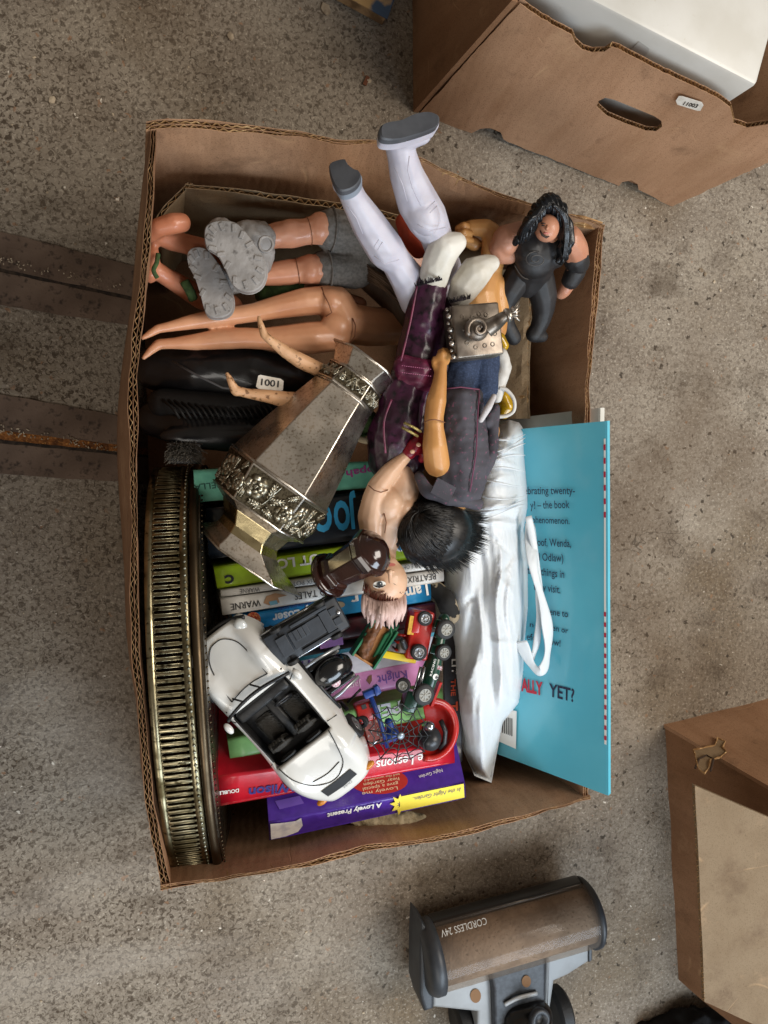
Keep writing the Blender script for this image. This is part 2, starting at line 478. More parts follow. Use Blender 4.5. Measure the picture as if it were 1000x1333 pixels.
PAPER = M('book_pages', 'd2cbbd', 0.9, col2='b5ac9b', scale=700, stretch=(0.05, 1, 1), spec=0.2)
def skinmat(name, c, c2=None, rough=0.38): return M(name, c, rough, col2=c2 or c, scale=40, sss=0.12, coat=0.15, bump=0.03, bscale=500)
BLACK = M('black_plastic', '1a1a1c', 0.38, col2='242426', scale=80, bump=0.05)
CHROME = M('chrome', 'c9cbd0', 0.22, 1.0, col2='8d8f94', scale=120)
WHITEP = M('white_print', 'e8e6e0', 0.6)
BLACKP = M('black_print', '1d1c1e', 0.6)
# ------------------------------------------------------------------ the setting
fb = bmesh.new()
bmesh.ops.create_grid(fb, x_segments=8, y_segments=8, size=3.0)
fl = obj('floor', fb, floor_mat()); fl['kind'] = 'structure'

RAIL = M('worn_dark_steel', '58473b', 0.85, col2='6a584b', scale=22, col3='382c24', scale3=160, lo3=0.55, hi3=0.7, bump=0.35, bscale=160, bdist=0.002)
RUST = M('orange_rust', '8a5628', 0.95, col2='5a3517', scale=120, col3='b07a3c', scale3=500, bump=0.8, bscale=300, bdist=0.003)
def strip(name, quad, zt, mat):
    """flat bar following pixel outline quad (tl,tr,br,bl) lying on the floor"""
    n = 40; vs = []; fs = []
    for k in range(n+1):
        u = k/n
        for e, (a, b) in enumerate(((quad[0], quad[1]), (quad[3], quad[2]))):
            p = P(a[0]+(b[0]-a[0])*u, a[1]+(b[1]-a[1])*u, 0)
            p.y += 0.0012*noise.noise(V((p.x*60, e*7.3, zt*1000)))
            vs.append(p+V((0, 0, zt))); vs.append(p+V((0, 0, -0.002)))
    for k in range(n):
        a = k*4; b = a+4
        fs += [[a, b, b+2, a+2], [a+2, b+2, b+3, a+3], [a+1, a+3, b+3, b+1], [a, a+1, b+1, b]]
    fs += [[0, 2, 3, 1], [n*4, n*4+1, n*4+3, n*4+2]]
    o = obj(name, pydata(vs, fs), mat); o['kind'] = 'structure'; return o
strip('floor_rail', ((-60, 286), (260, 368), (260, 405), (-60, 337)), 0.0014, RAIL)
strip('floor_rail', ((-60, 341), (260, 410), (260, 438), (-60, 388)), 0.0013, RAIL)
strip('floor_rail', ((-60, 502), (260, 560), (260, 592), (-60, 553)), 0.0014, RAIL)
strip('floor_rail', ((-60, 571), (260, 602), (260, 634), (-60, 613)), 0.0013, RAIL)
SEAM = M('dirt_seam', '211a15', .95, col2='3a2e24', scale=200)
strip('rail_seam', ((-60, 336), (260, 404), (260, 411), (-60, 342)), 0.0009, SEAM)
strip('rail_seam', ((-60, 566), (260, 600), (260, 603), (-60, 572)), 0.0011, SEAM)
strip('rust_seam', ((-60, 552), (260, 592), (260, 599), (-60, 566)), 0.0010, RUST)
# grit scattered on the slab
gb = bmesh.new()
for i in range(420):
    px, py = random.uniform(-40, 1040), random.uniform(-40, 1380)
    p = P(px, py, 0.0005); s = random.choice((0.0005, 0.0007, 0.0009, 0.0013))
    add_ball(gb, p, (s*random.uniform(0.7, 1.8), s, s*0.7), 1, rotz(random.uniform(0, 180)))
for (px, py, s) in ((68, 130, .0035), (135, 20, .0025), (300, 47, .004), (424, 12, .006), (479, 105, .0035), (150, 170, .0015), (913, 352, .003), (918, 357, .0025), (930, 367, .002), (938, 378, .002)):
    add_ball(gb, P(px, py, 0.001), (s*1.3, s, s*0.5), 1, rotz(random.uniform(0, 180)))
for i in range(60):
    x = random.uniform(0, 158)
    add_ball(gb, P(x, 556+0.16*x+random.uniform(-4, 8), 0.002), (random.uniform(.0006, .0022), .0008, .0008), 1, rotz(random.uniform(0, 180)))
    add_ball(gb, P(x, 341+0.23*x+random.uniform(-8, 3), 0.005), (random.uniform(.0005, .0014), .0007, .0006), 1, rotz(random.uniform(0, 180)))
g = obj('floor_grit', gb, M('pale_grit', 'b3a48e', 0.9, col2='6a5a48', scale=60)); tag(g, 'pale grit and crumbs scattered over the concrete', 'grit'); g['kind'] = 'stuff'
lf = bmesh.new(); add_box(lf, P(477, 105, 0.002), V((.002, .005, 0)), V((.002, -.0008, 0)), V((0, 0, .0004)))
tag(obj('dry_leaf', lf, M('leaf_brown', '6b3f28', 0.8)), 'tiny brown dry leaf scrap lying on concrete above the open carton', 'leaf')

# ------------------------------------------------------------------ corrugated card
def polyline(pts):
    ls = [0.0]
    for a, b in zip(pts[:-1], pts[1:]): ls.append(ls[-1]+(b-a).length)
    T = ls[-1]
    def f(u):
        d = max(0.0, min(1.0, u))*T
        for i in range(len(pts)-1):
            if d <= ls[i+1] or i == len(pts)-2:
                k = (d-ls[i])/max(ls[i+1]-ls[i], 1e-9); return pts[i].lerp(pts[i+1], k)
    return f, T
def card_panel(parent, top, bot, inward, mat, t=0.006, layers=2, flute=0.0065, seed=0, jit=0.0012, bulge=0.004, name='side_panel', vtop=0.0):
    """top, bot: world polylines (outer face); inward: unit vector. liners with real fluting between them at the rim"""
    ft, T = polyline(smoothpath(top, 6)); fbm, _ = polyline(smoothpath(bot, 6))
    nu = max(24, int(T/0.008)); nv = 14
    def pos(u, v, off):
        p = ft(u).lerp(fbm(u), v)
        cru = 0.62+0.62*noise.noise(V((u*T*9, seed*1.7, 4)))+0.25*noise.noise(V((u*T*31, seed, 2)))
        off = t/2+(off-t/2)*(1-(1-max(0.28, min(1.0, cru)))*(1-v)**10)
        q = V((u*T*28, v*5.0, seed*3.7))
        p = p+inward*(off+bulge*noise.noise(q*0.35)*(0.3+v*(1-v)*3)+jit*0.9*noise.noise(q*2.0)*(1-v)**2)
        if v < 0.3:
            p = p+V((0, 0, (jit*1.6*noise.noise(q*1.3+V((9, 0, 0)))+jit*0.7*noise.noise(q*5.0))*(1-v/0.3)))
        return p
    vs = []; fs = []
    def sheet(off, th, top_dip=0.0, nvv=nv):
        b = len(vs)
        for side in (0, 1):
            for i in range(nu+1):
                for j in range(nvv+1):
                    vs.append(pos(i/nu, max(j/nvv, 0.0), off+side*th)-V((0, 0, (top_dip+0.0030*max(0, noise.noise(V((i*0.35, off*900, seed))))) if j == 0 else 0)))
        m = (nu+1)*(nvv+1)
        def id(s, i, j): return b+s*m+i*(nvv+1)+j
        for i in range(nu):
            for j in range(nvv):
                fs.append([id(0, i, j), id(0, i+1, j), id(0, i+1, j+1), id(0, i, j+1)])
                fs.append([id(1, i, j), id(1, i, j+1), id(1, i+1, j+1), id(1, i+1, j)])
            fs.append([id(0, i, 0), id(1, i, 0), id(1, i+1, 0), id(0, i+1, 0)])
            fs.append([id(0, i, nvv), id(0, i+1, nvv), id(1, i+1, nvv), id(1, i, nvv)])
        for j in range(nvv):
            fs.append([id(0, 0, j), id(0, 0, j+1), id(1, 0, j+1), id(1, 0, j)])
            fs.append([id(0, nu, j), id(1, nu, j), id(1, nu, j+1), id(0, nu, j+1)])
    lt = 0.00055
    for k in range(layers+1): sheet(t*k/layers-(lt if k == layers else 0), lt, 0.0004*(k % 2))
    o = obj(name, pydata(vs, fs), mat, parent)
    hgt = max((ft(0.5)-fbm(0.5)).length, 1e-3); vd = min(0.014/hgt, 0.5)
    vs = []; fs = []
    for k in range(layers):
        a0 = t*k/layers+lt; a1 = t*(k+1)/layers-lt*1.0
        nw = int(T/flute)*6; b = len(vs)
        for i in range(nw+1):
            u = i/nw
            ph = 2*PI*i/6+k*1.3+1.8*noise.noise(V((u*T*26, k*5, seed)))
            off = (a0+a1)/2+(a1-a0)/2*math.sin(ph)*(0.8+0.6*noise.noise(V((u*T*50, k*2, seed+4))))
            dz = 0.0003+0.0030*abs(noise.noise(V((u*T*30, k, seed+8))))
            for s in (0, 1):
                p0 = pos(u, 0, off+s*0.0004)-V((0, 0, dz)); p1 = pos(u, vd, off+s*0.0004)
                vs += [p0, p1]
        for i in range(nw):
            x = b+i*4; y = x+4
            fs += [[x, y, y+1, x+1], [x+2, x+3, y+3, y+2], [x, x+2, y+2, y]]
    f = obj('fluting', pydata(vs, fs), EDGE, o)
    return o

def pts(l, dz=0.0): return [P(a, b, z+dz) for a, b, z in l]

box = thing('cardboard_carton', 'large open brown cardboard carton full of dolls, books and toy cars', 'box', P(450, 640, 0))
RL = [(193, 158, .25), (184, 300, .25), (173, 420, .25), (166, 500, .25), (167, 620, .25), (167, 800, .25), (172, 880, .25), (180, 960, .25), (190, 1060, .25), (209, 1162, .25)]
RT = [(190, 157, .25), (240, 153, .25), (310, 158, .247), (380, 166, .245), (440, 178, .24), (495, 178, .236), (560, 205, .228), (640, 243, .217), (720, 266, .207), (788, 292, .20)]
RR = [(790, 292, .20), (784, 340, .20), (780, 380, .20), (775, 440, .20), (770, 560, .20), (770, 800, .198), (768, 1042, .195)]
RB = [(209, 1161, .25), (290, 1150, .247), (380, 1134, .24), (480, 1110, .23), (560, 1098, .222), (650, 1076, .21), (700, 1062, .203), (769, 1043, .196)]
cTL = P(193, 158, .25); cTR = P(788, 292, .2); cBR = P(768, 1042, .195); cBL = P(210, 1160, .25)
def drop(p, dx=0, dy=0): return V((p.x+dx, p.y+dy, 0.001))
bTL = drop(cTL, -.012, -.012); bTR = drop(cTR, -.012, -.01); bBR = drop(cBR, -.012, -.004); bBL = drop(cBL, -.006, -.05)
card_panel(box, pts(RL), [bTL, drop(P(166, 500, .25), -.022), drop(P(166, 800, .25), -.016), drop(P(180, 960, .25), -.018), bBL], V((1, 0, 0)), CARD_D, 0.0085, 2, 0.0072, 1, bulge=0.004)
card_panel(box, pts(RT), [bTL, bTR], V((0, -1, 0)), CARD, 0.0075, 2, 0.0075, 2, bulge=0.009)
card_panel(box, pts(RR), [bTR, bBR], V((-1, 0, 0)), CARD, 0.0085, 2, 0.0072, 3, bulge=0.004)
card_panel(box, pts(RB), [bBL, bBR], V((0, 1, 0)), CARD, 0.0070, 2, 0.0072, 4, bulge=0.006)
c4 = [bTL, bTR, bBR, bBL]
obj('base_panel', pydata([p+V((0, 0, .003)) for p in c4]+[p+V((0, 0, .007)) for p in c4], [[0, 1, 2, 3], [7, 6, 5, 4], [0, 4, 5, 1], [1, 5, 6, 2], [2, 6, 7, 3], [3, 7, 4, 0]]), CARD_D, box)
# crushed folded-in corner flap at the far right corner
fbm_ = bmesh.new()
for k in range(4):
    add_tube(fbm_, [P(742+k*1.5, 280+k*4, .199-k*.002), P(760, 283+k*4, .202-k*.002), P(784, 290+k*3, .199-k*.002)], [.0012, .0016, .0008], 6)
obj('crushed_corner', fbm_, EDGE, box)

liner = thing('inner_carton', 'torn lower inner carton nested inside the large open carton', 'box', P(450, 500, .008))
LT = [(241, 238, .195), (300, 243, .195), (400, 258, .193), (480, 270, .19), (560, 290, .185), (650, 320, .18)]
LL = [(243, 237, .195), (222, 258, .19), (204, 285, .185), (200, 320, .18)]
LR = [(672, 350, .155), (688, 366, .15), (693, 400, .15), (691, 470, .148), (693, 545, .145)]
def low(l, dx=0, dy=0): return [V((p.x+dx, p.y+dy, .012)) for p in pts(l)]
card_panel(liner, pts(LT), low(LT, 0, -.01), V((0, -1, 0)), CARD_L, 0.0055, 1, 0.0078, 5, jit=0.0016)
card_panel(liner, pts(LL), low(LL, .01, 0), V((1, 0, 0)), CARD_L, 0.0055, 1, 0.0078, 6, jit=0.0018)
card_panel(liner, pts(LR), [q+V((-.055, 0, .085)) for q in low(LR)], V((-1, 0, 0)), CARD_L, 0.005, 1, 0.0078, 7, jit=0.0016)

# ------------------------------------------------------------------ neighbouring carton, far right
def plate_panel(parent, A, B, C, D, holes_px, edge_px, mat, t, name):
    pass
bx2 = thing('handled_carton', 'brown carton with oval hand hole and small white sticker holding a white box', 'box', P(760, 120, 0))
nA = P(546, 147, 0); nB = P(875, 269, 0)
nC = P(1012, 209, .205); nD = P(676, 3, .20)
pn = ((nB-nA).cross(nD-nA)).normalized()
if pn.dot(EYE-nA) < 0: pn = -pn
nC = hit(1012, 209, nA, pn)
ex = (nB-nA).normalized(); ey = pn.cross(ex)
def to2(px, py):
    h = hit(px, py, nA, pn)-nA; return (h.dot(ex), h.dot(ey))
outline = [(546, 147), (580, 160), (615, 172), (625, 167), (640, 166), (652, 172), (655, 182), (690, 197), (740, 216), (806, 242), (810, 237), (822, 235), (831, 240), (832, 247), (875, 269),
           (940, 240), (1010, 208), (1035, 197), (1030, 150), (998, 163), (972, 166), (955, 160), (952, 146), (950, 138), (925, 122), (890, 107), (850, 90), (805, 66), (795, 63), (785, 69), (770, 70), (757, 66), (748, 57), (744, 45), (725, 35), (705, 22), (690, 12), (677, 3)]
hole = [(777, 138), (779, 131), (788, 127), (800, 130), (826, 141), (852, 152), (861, 158), (862, 165), (854, 171), (840, 170), (815, 161), (790, 150)]
def dens(l, st=7):
    o = []
    for i in range(len(l)):
        a = l[i]; b = l[(i+1) % len(l)]; k = max(1, int(math.hypot(b[0]-a[0], b[1]-a[1])/st))
        for j in range(k): o.append((a[0]+(b[0]-a[0])*j/k, a[1]+(b[1]-a[1])*j/k))
    return o
def ragged(l, amp, seed):
    return [(x+amp*noise.noise(V((x*.3, y*.3, seed))), y+amp*noise.noise(V((x*.3, y*.3, seed+9)))) for x, y in l]
o2 = [to2(*p) for p in ragged(dens(outline), 1.4, 1)]; h2 = [to2(*p) for p in dens(hole, 5)]
v2, tr = cdt(o2, [h2], 0.012)
def mapn(x, y, off):
    return nA+ex*x+ey*y-pn*(off-0.004*noise.noise(V((x*9, y*9, 3))))
vs, fs = [], []
for off in (0.0, 0.0050):
    a, b = thick_plate(v2, tr, lambda x, y, o, off=off: mapn(x, y, off+o), 0.0006)
    k = len(vs); vs += a; fs += [[i+k for i in f] for f in b]
fp = obj('front_panel', pydata(vs, fs), CARD, bx2)
def flute_along(path2, seed, parent, mapf, depth=0.0050, inset=0.0012, closed=False, pitch=0.0042):
    pl = [V((x, y, 0)) for x, y in path2]
    if closed: pl.append(pl[0])
    f, T = polyline(pl); n = int(T/pitch)*6; vs = []; fs = []
    for i in range(n+1):
        u = i/n; p = f(u); q = f(min(1, u+.002))-f(max(0, u-.002)); nn = V((-q.y, q.x, 0))
        if nn.length > 0: nn.normalize()
        off = depth/2+.0003+(depth/2-.0003)*math.sin(2*PI*i/6)
        for s in (-inset*.4, inset*2.5): 
            x = p+nn*s; vs.append(mapf(x.x, x.y, off))
    for i in range(n): fs.append([2*i, 2*i+2, 2*i+3, 2*i+1])
    return obj('fluting', pydata(vs, fs), EDGE, parent)
rim = [to2(*p) for p in ragged([q for q in dens(outline)[[i for i, q in enumerate(dens(outline)) if abs(q[0]-1030) < 4 and abs(q[1]-150) < 4][0]:] if q[0] > 676], 1.4, 1)]
rim = rim[:-1]
flute_along(rim, 1, fp, mapn)
flute_along(h2, 2, fp, mapn, closed=True)
# other walls of that carton
back = V((ey.x*-1, ey.y*-1, 0))
inn = V((-pn.x, -pn.y, 0)).normalized()
def wall4(parent, a, b, c, d, t, mat, name):
    n = (b-a).cross(d-a).normalized()*t
    q = [a, b, c, d]; vs = q+[p+n for p in q]
    return obj(name, pydata(vs, [[0, 1, 2, 3], [7, 6, 5, 4], [0, 4, 5, 1], [1, 5, 6, 2], [2, 6, 7, 3], [3, 7, 4, 0]]), mat, parent)
nLb = P(566, -60, 0)+inn*0.28; nLt = P(676, 3, .2)+inn*.3+V((-.03, 0, 0))
lp = P(536, 18, 0)
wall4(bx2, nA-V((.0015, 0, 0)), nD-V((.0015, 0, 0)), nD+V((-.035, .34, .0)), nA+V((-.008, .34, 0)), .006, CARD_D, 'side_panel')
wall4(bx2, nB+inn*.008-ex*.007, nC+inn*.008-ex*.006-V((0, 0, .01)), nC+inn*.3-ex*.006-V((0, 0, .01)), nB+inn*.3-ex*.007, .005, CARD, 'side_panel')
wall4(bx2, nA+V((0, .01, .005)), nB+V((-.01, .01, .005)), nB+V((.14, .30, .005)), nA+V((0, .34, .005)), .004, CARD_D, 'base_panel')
LAB = M('white_sticker', 'd9d4cb', 0.55, col2='c9c2b6', scale=200)
def sticker(parent_thing, cpx, corners, p, n, txt, hpx, a, b, label, small=True):
    st = thing('price_sticker', label, 'sticker', hit(cpx[0], cpx[1], p, n))
    vs = [hit(x, y, p, n)+n*.0007 for x, y in corners]; vs2 = [q+n*.0003 for q in vs]
    k = len(vs); fs = [list(range(k, 2*k)), list(range(k))[::-1]]+[[i, (i+1) % k, k+(i+1) % k, k+i] for i in range(k)]
    obj('backing', pydata(vs+vs2, fs), LAB, st)
    text_px(txt, a, b, hpx, p, n, BLACKP, st, lift=.0014, bold=.02)
    return st
sticker(bx2, (898, 134), [(884, 124), (888, 124), (914, 132), (916, 136), (912, 143), (908, 143), (882, 135), (880, 130)], nA+pn*.003, pn, '11003', 7, (889, 135), (907, 139), 'white rounded sticker reading 11003 beside the oval hand hole')

# white box in it
wb = thing('white_box', 'large glossy white box sitting inside the brown carton with the hand hole', 'box', P(850, 40, .05))
WB = M('white_board', 'c6c3bc', 0.32, col2='bbb7ae', scale=14, bump=0.03, bscale=40, col3='bab4a8', scale3=300, lo3=.66, hi3=.8)
b0 = P(955, 131, .17); b1 = P(700, 2, .17); up = V((0, 0, .085))
e0 = (b1-b0).normalized(); e1 = V((-e0.y, e0.x, 0)); e1 = -e1 if e1.y < 0 else e1
L0 = (P(684, -8, .17)-b0).length; W0 = .26
cc = b0+e0*(L0/2)+e1*(W0/2)-up*.5
obj('carton_body', boxm(cc, e0*L0/2, e1*W0/2, V((0, 0, .075)), .004), WB, wb, True)
sharp(wb.children[0])
tp = b0+up*.385
tpx = [(843, 60), (858, 72), (845, 82), (832, 70)]
z = cc.z+.0752
poly_px([(832, 53), (846, 63), (838, 76), (820, 66)], cc-e1*(W0/2), -e1, M('tape_patch', 'b9b4ac', .35), wb, 'tape_patch', .0008)

# ------------------------------------------------------------------ carton bottom right
bx3 = thing('torn_carton', 'brown carton with a torn hole and a wide raised flap beside the vacuum head', 'box', P(960, 1120, 0))
a = P(864, 943, 0); b = P(1150, 872, 0); zt = .20
A = V((a.x+.035, a.y-.028, zt)); 
Bt = V((b.x+.03, b.y-.028, zt)); e = P(884, 1275, 0); E = V((e.x+.035, e.y-.01, zt))
top = [A, Bt]; 
def pp(l): return [V(p) for p in l]
pn3 = (b-a).cross(A-a).normalized(); pn3 = pn3 if pn3.dot(EYE-a) > 0 else -pn3
x3 = (b-a).normalized(); y3 = pn3.cross(x3)
def to3(px, py):
    h = hit(px, py, a, pn3)-a; return (h.dot(x3), h.dot(y3))
W3 = (b-a).length; H3 = (A-a).dot(y3); SK = (A-a).dot(x3)
tear = [(903, 978), (915, 975), (930, 972), (934, 962), (944, 966), (941, 974), (946, 980), (938, 987), (925, 991), (922, 1003), (917, 1010), (909, 1003)]
t3 = [to3(*p) for p in ragged(dens(tear, 4), 1.5, 4)]
o3 = [(0, 0), (W3, 0), (W3+SK, H3), (SK, H3)]
o3d = dens([(x*1000, y*1000) for x, y in o3], 14); o3d = [(x/1000, y/1000) for x, y in o3d]
v2, tr = cdt(o3d, [], 0.012)
def map3(x, y, off): return a+x3*x+y3*y-pn3*(off-0.003*noise.noise(V((x*12, y*12, 8))))
vs, fs = thick_plate(v2, tr, map3, .005)
s3 = obj('side_panel', pydata(vs, fs), CARD, bx3)
# torn paper patch: raised curled liner round an open tear
vt, tt = cdt(t3, [], .004)
vs, fs = thick_plate(vt, tt, lambda x, y, o: map3(x, y, o-.0016), .0008)
obj('tear', pydata(vs, fs), CARD_L, s3)
tb = bmesh.new(); pl = [map3(x, y, -.002) for x, y in t3]
add_tube(tb, pl, [.0010+.0005*math.sin(i*1.7) for i in range(len(pl))], 6, closed=True)
obj('torn_edge', tb, EDGE, s3)
tb = bmesh.new(); add_tube(tb, [map3(*to3(x, y), -.002) for x, y in ((905, 1003), (910, 990), (920, 985), (929, 990), (925, 1006))], .0012, 6)
obj('torn_fold', tb, M('torn_dark', '3a2a1e', .9), s3)
def wallq(parent, q, t, mat, name, st=0.012, amp=.003, seed=0):
    q = pp(q); n = (q[1]-q[0]).cross(q[3]-q[0]).normalized()
    vs = []; fs = []; nu = max(4, int((q[1]-q[0]).length/st)); nv = max(4, int((q[3]-q[0]).length/st))
    for s in (0, 1):
        for i in range(nu+1):
            for j in range(nv+1):
                p = q[0].lerp(q[1], i/nu).lerp(q[3].lerp(q[2], i/nu), j/nv)
                vs.append(p+n*(s*t+amp*noise.noise(p*14+V((seed, 0, 0)))))
    m = (nu+1)*(nv+1); I = lambda s, i, j: s*m+i*(nv+1)+j
    for i in range(nu):
        for j in range(nv):
            fs.append([I(0, i, j), I(0, i, j+1), I(0, i+1, j+1), I(0, i+1, j)]); fs.append([I(1, i, j), I(1, i+1, j), I(1, i+1, j+1), I(1, i, j+1)])
        fs.append([I(0, i, 0), I(0, i+1, 0), I(1, i+1, 0), I(1, i, 0)]); fs.append([I(0, i, nv), I(1, i, nv), I(1, i+1, nv), I(0, i+1, nv)])
    for j in range(nv):
        fs.append([I(0, 0, j), I(1, 0, j), I(1, 0, j+1), I(0, 0, j+1)]); fs.append([I(0, nu, j), I(0, nu, j+1), I(1, nu, j+1), I(1, nu, j)])
    return obj(name, pydata(vs, fs), mat, parent)
wallq(bx3, [a+V((.001, -.001, 0)), A+V((.001, -.001, 0)), E, e], .005, CARD_D, 'side_panel', seed=3)
wallq(bx3, [A+V((0, -.004, -.003)), Bt+V((0, -.004, -.003)), V((Bt.x, E.y, zt-.003)), E+V((0, 0, -.003))], .004, CARD_D, 'top_panel', seed=5)
flq = [P(905, 1023, .265), P(1130, 1120, .275), P(1130, 1400, .262), P(918, 1305, .25)]
fo = wallq(bx3, flq, .0045, CARD_F, 'raised_flap', seed=6, amp=.0025, st=.008)
flq2 = [P(906, 1024, .262), P(917, 1304, .247), P(919, 1306, .247), P(908, 1025, .262)]
eb = bmesh.new(); pl = []
for k in range(161):
    u = k/160; p = flq[0].lerp(flq[3], u); pl.append(p+V((.0002, 0, -.0022+.0017*math.sin(k*1.57))))
add_tube(eb, pl, .0004, 4)
obj('fluting', eb, EDGE, fo)
bl = blob('black_cloth', [[(850, 1352, .012, 22), (900, 1340, .02, 26), (960, 1350, .03, 30)]], M('black_cloth', '0c0c0d', .9, bump=.6, bscale=90, bdist=.004), None, vox=.003,
     fn=lambda c, n: c+n*.006*noise.noise(c*70))
tag(bl, 'crumpled black cloth at the bottom edge below the raised flap', 'cloth')

# corner of a tattered book at the top edge
tb = thing('tattered_book', 'worn tan and blue book corner lying on the concrete at the top edge', 'book', P(480, -10, 0))
tbx = (P(502, 26, .02)-P(440, -8, .02)).normalized(); tby = V((-tbx.y, tbx.x, 0)); tby = tby if tby.y > 0 else -tby
cor = P(504, 26, .02)
obj('page_block', boxm(cor-tbx*.075+tby*.06-V((0, 0, .008)), tbx*.073, tby*.058, V((0, 0, .008)), .001), M('tan_pages', 'a0805a', .9, col2='6c5236', scale=80), tb)
obj('cover', boxm(cor-tbx*.075+tby*.06+V((0, 0, .0012)), tbx*.075, tby*.06, V((0, 0, .001)), .0005), M('tan_cover', 'a78454', .75, col2='38475a', scale=18, lo=.5, hi=.56), tb)
# ------------------------------------------------------------------ books
def book(name, label, quad, width, cmat, D=None, pages=PAPER, cover_mat=None, hard=False, group='books packed in the carton', spine_bulge=0.0012, inset=.003):
    """quad: tl,tr,br,bl pixel corners + z of the spine face; D: direction into the book"""
    a, b, c, d = [P(*q) for q in quad]
    n = (d-a).cross(b-a).normalized()
    if n.dot(EYE-a) < 0: n = -n
    D = (V(D).normalized() if D is not None else -n)
    t = thing(name, label, 'book', (a+b+c+d)/4+D*width, group)
    ct = .0022 if hard else .0008
    # spine
    vs = []; fs = []; nu, nv = 12, 8
    for s in (0, 1):
        for i in range(nu+1):
            for j in range(nv+1):
                p = a.lerp(b, i/nu).lerp(d.lerp(c, i/nu), j/nv)
                v = j/nv
                wear = .0004*noise.noise(p*90)
                vs.append(p+n*(spine_bulge*(4*v*(1-v))**.6-s*.0012+wear))
    m = (nu+1)*(nv+1); I = lambda s, i, j: s*m+i*(nv+1)+j
    for i in range(nu):
        for j in range(nv):
            fs.append([I(0, i, j), I(0, i, j+1), I(0, i+1, j+1), I(0, i+1, j)]); fs.append([I(1, i, j), I(1, i+1, j), I(1, i+1, j+1), I(1, i, j+1)])
        for jj in (0, nv): fs.append([I(0, i, jj), I(0, i+1, jj), I(1, i+1, jj), I(1, i, jj)])
    for j in range(nv):
        for ii in (0, nu): fs.append([I(0, ii, j), I(1, ii, j), I(1, ii, j+1), I(0, ii, j+1)])
    obj('spine', pydata(vs, fs), cmat, t, True)
    th = (d-a).normalized()
    def slab(p, q, off, tk, w, nm, mt, s0=0.0005):
        vs = []
        for o in (off, off+tk):
            for r in (0, 1):
                x = (p, q)[r]
                vs += [x+th*o+D*s0, x+th*o+D*w]
        return obj(nm, pydata(vs, [[0, 1, 3, 2], [4, 6, 7, 5], [0, 2, 6, 4], [1, 5, 7, 3], [0, 4, 5, 1], [2, 3, 7, 6]]), mt, t)
    slab(a, b, 0, ct, width, 'front_cover', cover_mat or cmat)
    slab(d, c, -ct, ct, width, 'back_cover', cover_mat or cmat)
    ex = (b-a).normalized(); k = inset if hard else .0004
    vs = []
    for p, sg in ((a, 1), (b, -1), (c, -1), (d, 1)):
        q = p+ex*sg*k+(th*ct*1.05 if p in (a, b) else -th*ct*1.05)
        vs += [q+D*.002, q+D*(width-(.003 if hard else 0.0003))]
    obj('page_block', pydata(vs, [[0, 2, 4, 6], [7, 5, 3, 1], [0, 1, 3, 2], [2, 3, 5, 4], [4, 5, 7, 6], [6, 7, 1, 0]]), pages, t)
    t_p = (a+b+c+d)/4+n*spine_bulge
    return t, t_p, n, (a, b, c, d)
def gl(name, c, rough=.3, c2=None): return M(name, c, rough, col2=c2 or c, scale=120, coat=.25, bump=.03, bscale=60)
MINT = gl('mint_cover', '79cdb4', .35, '6bbfa8'); NAVY = gl('navy_cover', '10171f', .35, '17202b'); LIME = gl('lime_cover', 'a4c21f', .35, '98b41d')
WHT = gl('white_cover', 'dcdad5', .4, 'cfccc6'); SKY = gl('sky_cover', '2593cf', .35, '1f86c2'); MAROON = gl('maroon_cover', '4a1620', .4, '2e1016')
LILAC = gl('pale_lilac_cover', 'd3d3de', .35, 'c8c9d6'); PINK = gl('pink_cover', 'd58fc4', .35, 'cb84ba'); GREEN = gl('leaf_cover', '86bb72', .4, '79ad68')
RED = gl('red_cover', 'c01428', .3, 'b01023'); PURP = gl('purple_cover', '4b2c94', .3, '432688'); DARK = gl('dark_cover', '1b1a1e', .4, '232126')
CY = M('cyan_print', '38a8dd', .5); GREY = M('grey_print', '6b6a6c', .6); PNKP = M('magenta_print', 'b2479a', .6); BLUP = M('deep_blue_print', '2b2473', .5)
PURP2 = M('violet_print', '6c4a9a', .6); ORANGE = M('orange_print', 'c84a22', .6); SILV = M('silver_print', 'b9bcc4', .35, .4); YEL = M('yellow_print', 'e6d24a', .5)

t, p, n, _ = book('paperback_book', 'mint green paperback partly under the dark silver vase', [(252, 612, .196), (492, 600, .196), (492, 634, .196), (254, 654, .196)], .13, MINT)
text_px('SELLA', (287, 627), (252, 631), 8, p, n, M('teal_print', '24544d', .6), t)
text_px('opah', (487, 607), (450, 613), 9, p, n, PNKP, t, bold=.02)
t, p, n, _ = book('paperback_book', 'black paperback with big light blue capitals', [(268, 662, .198), (504, 637, .198), (504, 698, .198), (272, 728, .198)], .13, NAVY)
text_px('JO', (463, 652), (433, 655), 34, p, n, CY, t, bold=.045)
text_px('O', (430, 655), (405, 658), 34, p, n, CY, t, bold=.045)
text_px('KIND', (470, 651), (472, 676), 7, p, n, WHITEP, t, bold=.02)
t, p, n, _ = book('paperback_book', 'lime green paperback with white capitals on its spine', [(278, 738, .200), (572, 692, .200), (574, 722, .200), (283, 766, .200)], .13, LIME)
text_px('UT LO', (415, 721), (358, 729), 12, p, n, WHITEP, t, bold=.03)
text_px('C', (304, 748), (292, 750), 10, p, n, BLACKP, t, bold=.06)
poly_px(disc_px((521, 711), 8, p, n, ry=7), p, n, WHITEP, t, 'emblem', .0005); poly_px(disc_px((521, 712), 5, p, n, ry=4), p, n, CY, t, 'emblem', .0009)
t, p, n, _ = book('paperback_book', 'thin white paperback with small grey lettering under the lime green book', [(287, 768, .202), (576, 727, .202), (577, 739, .202), (288, 777, .202)], .12, WHT)
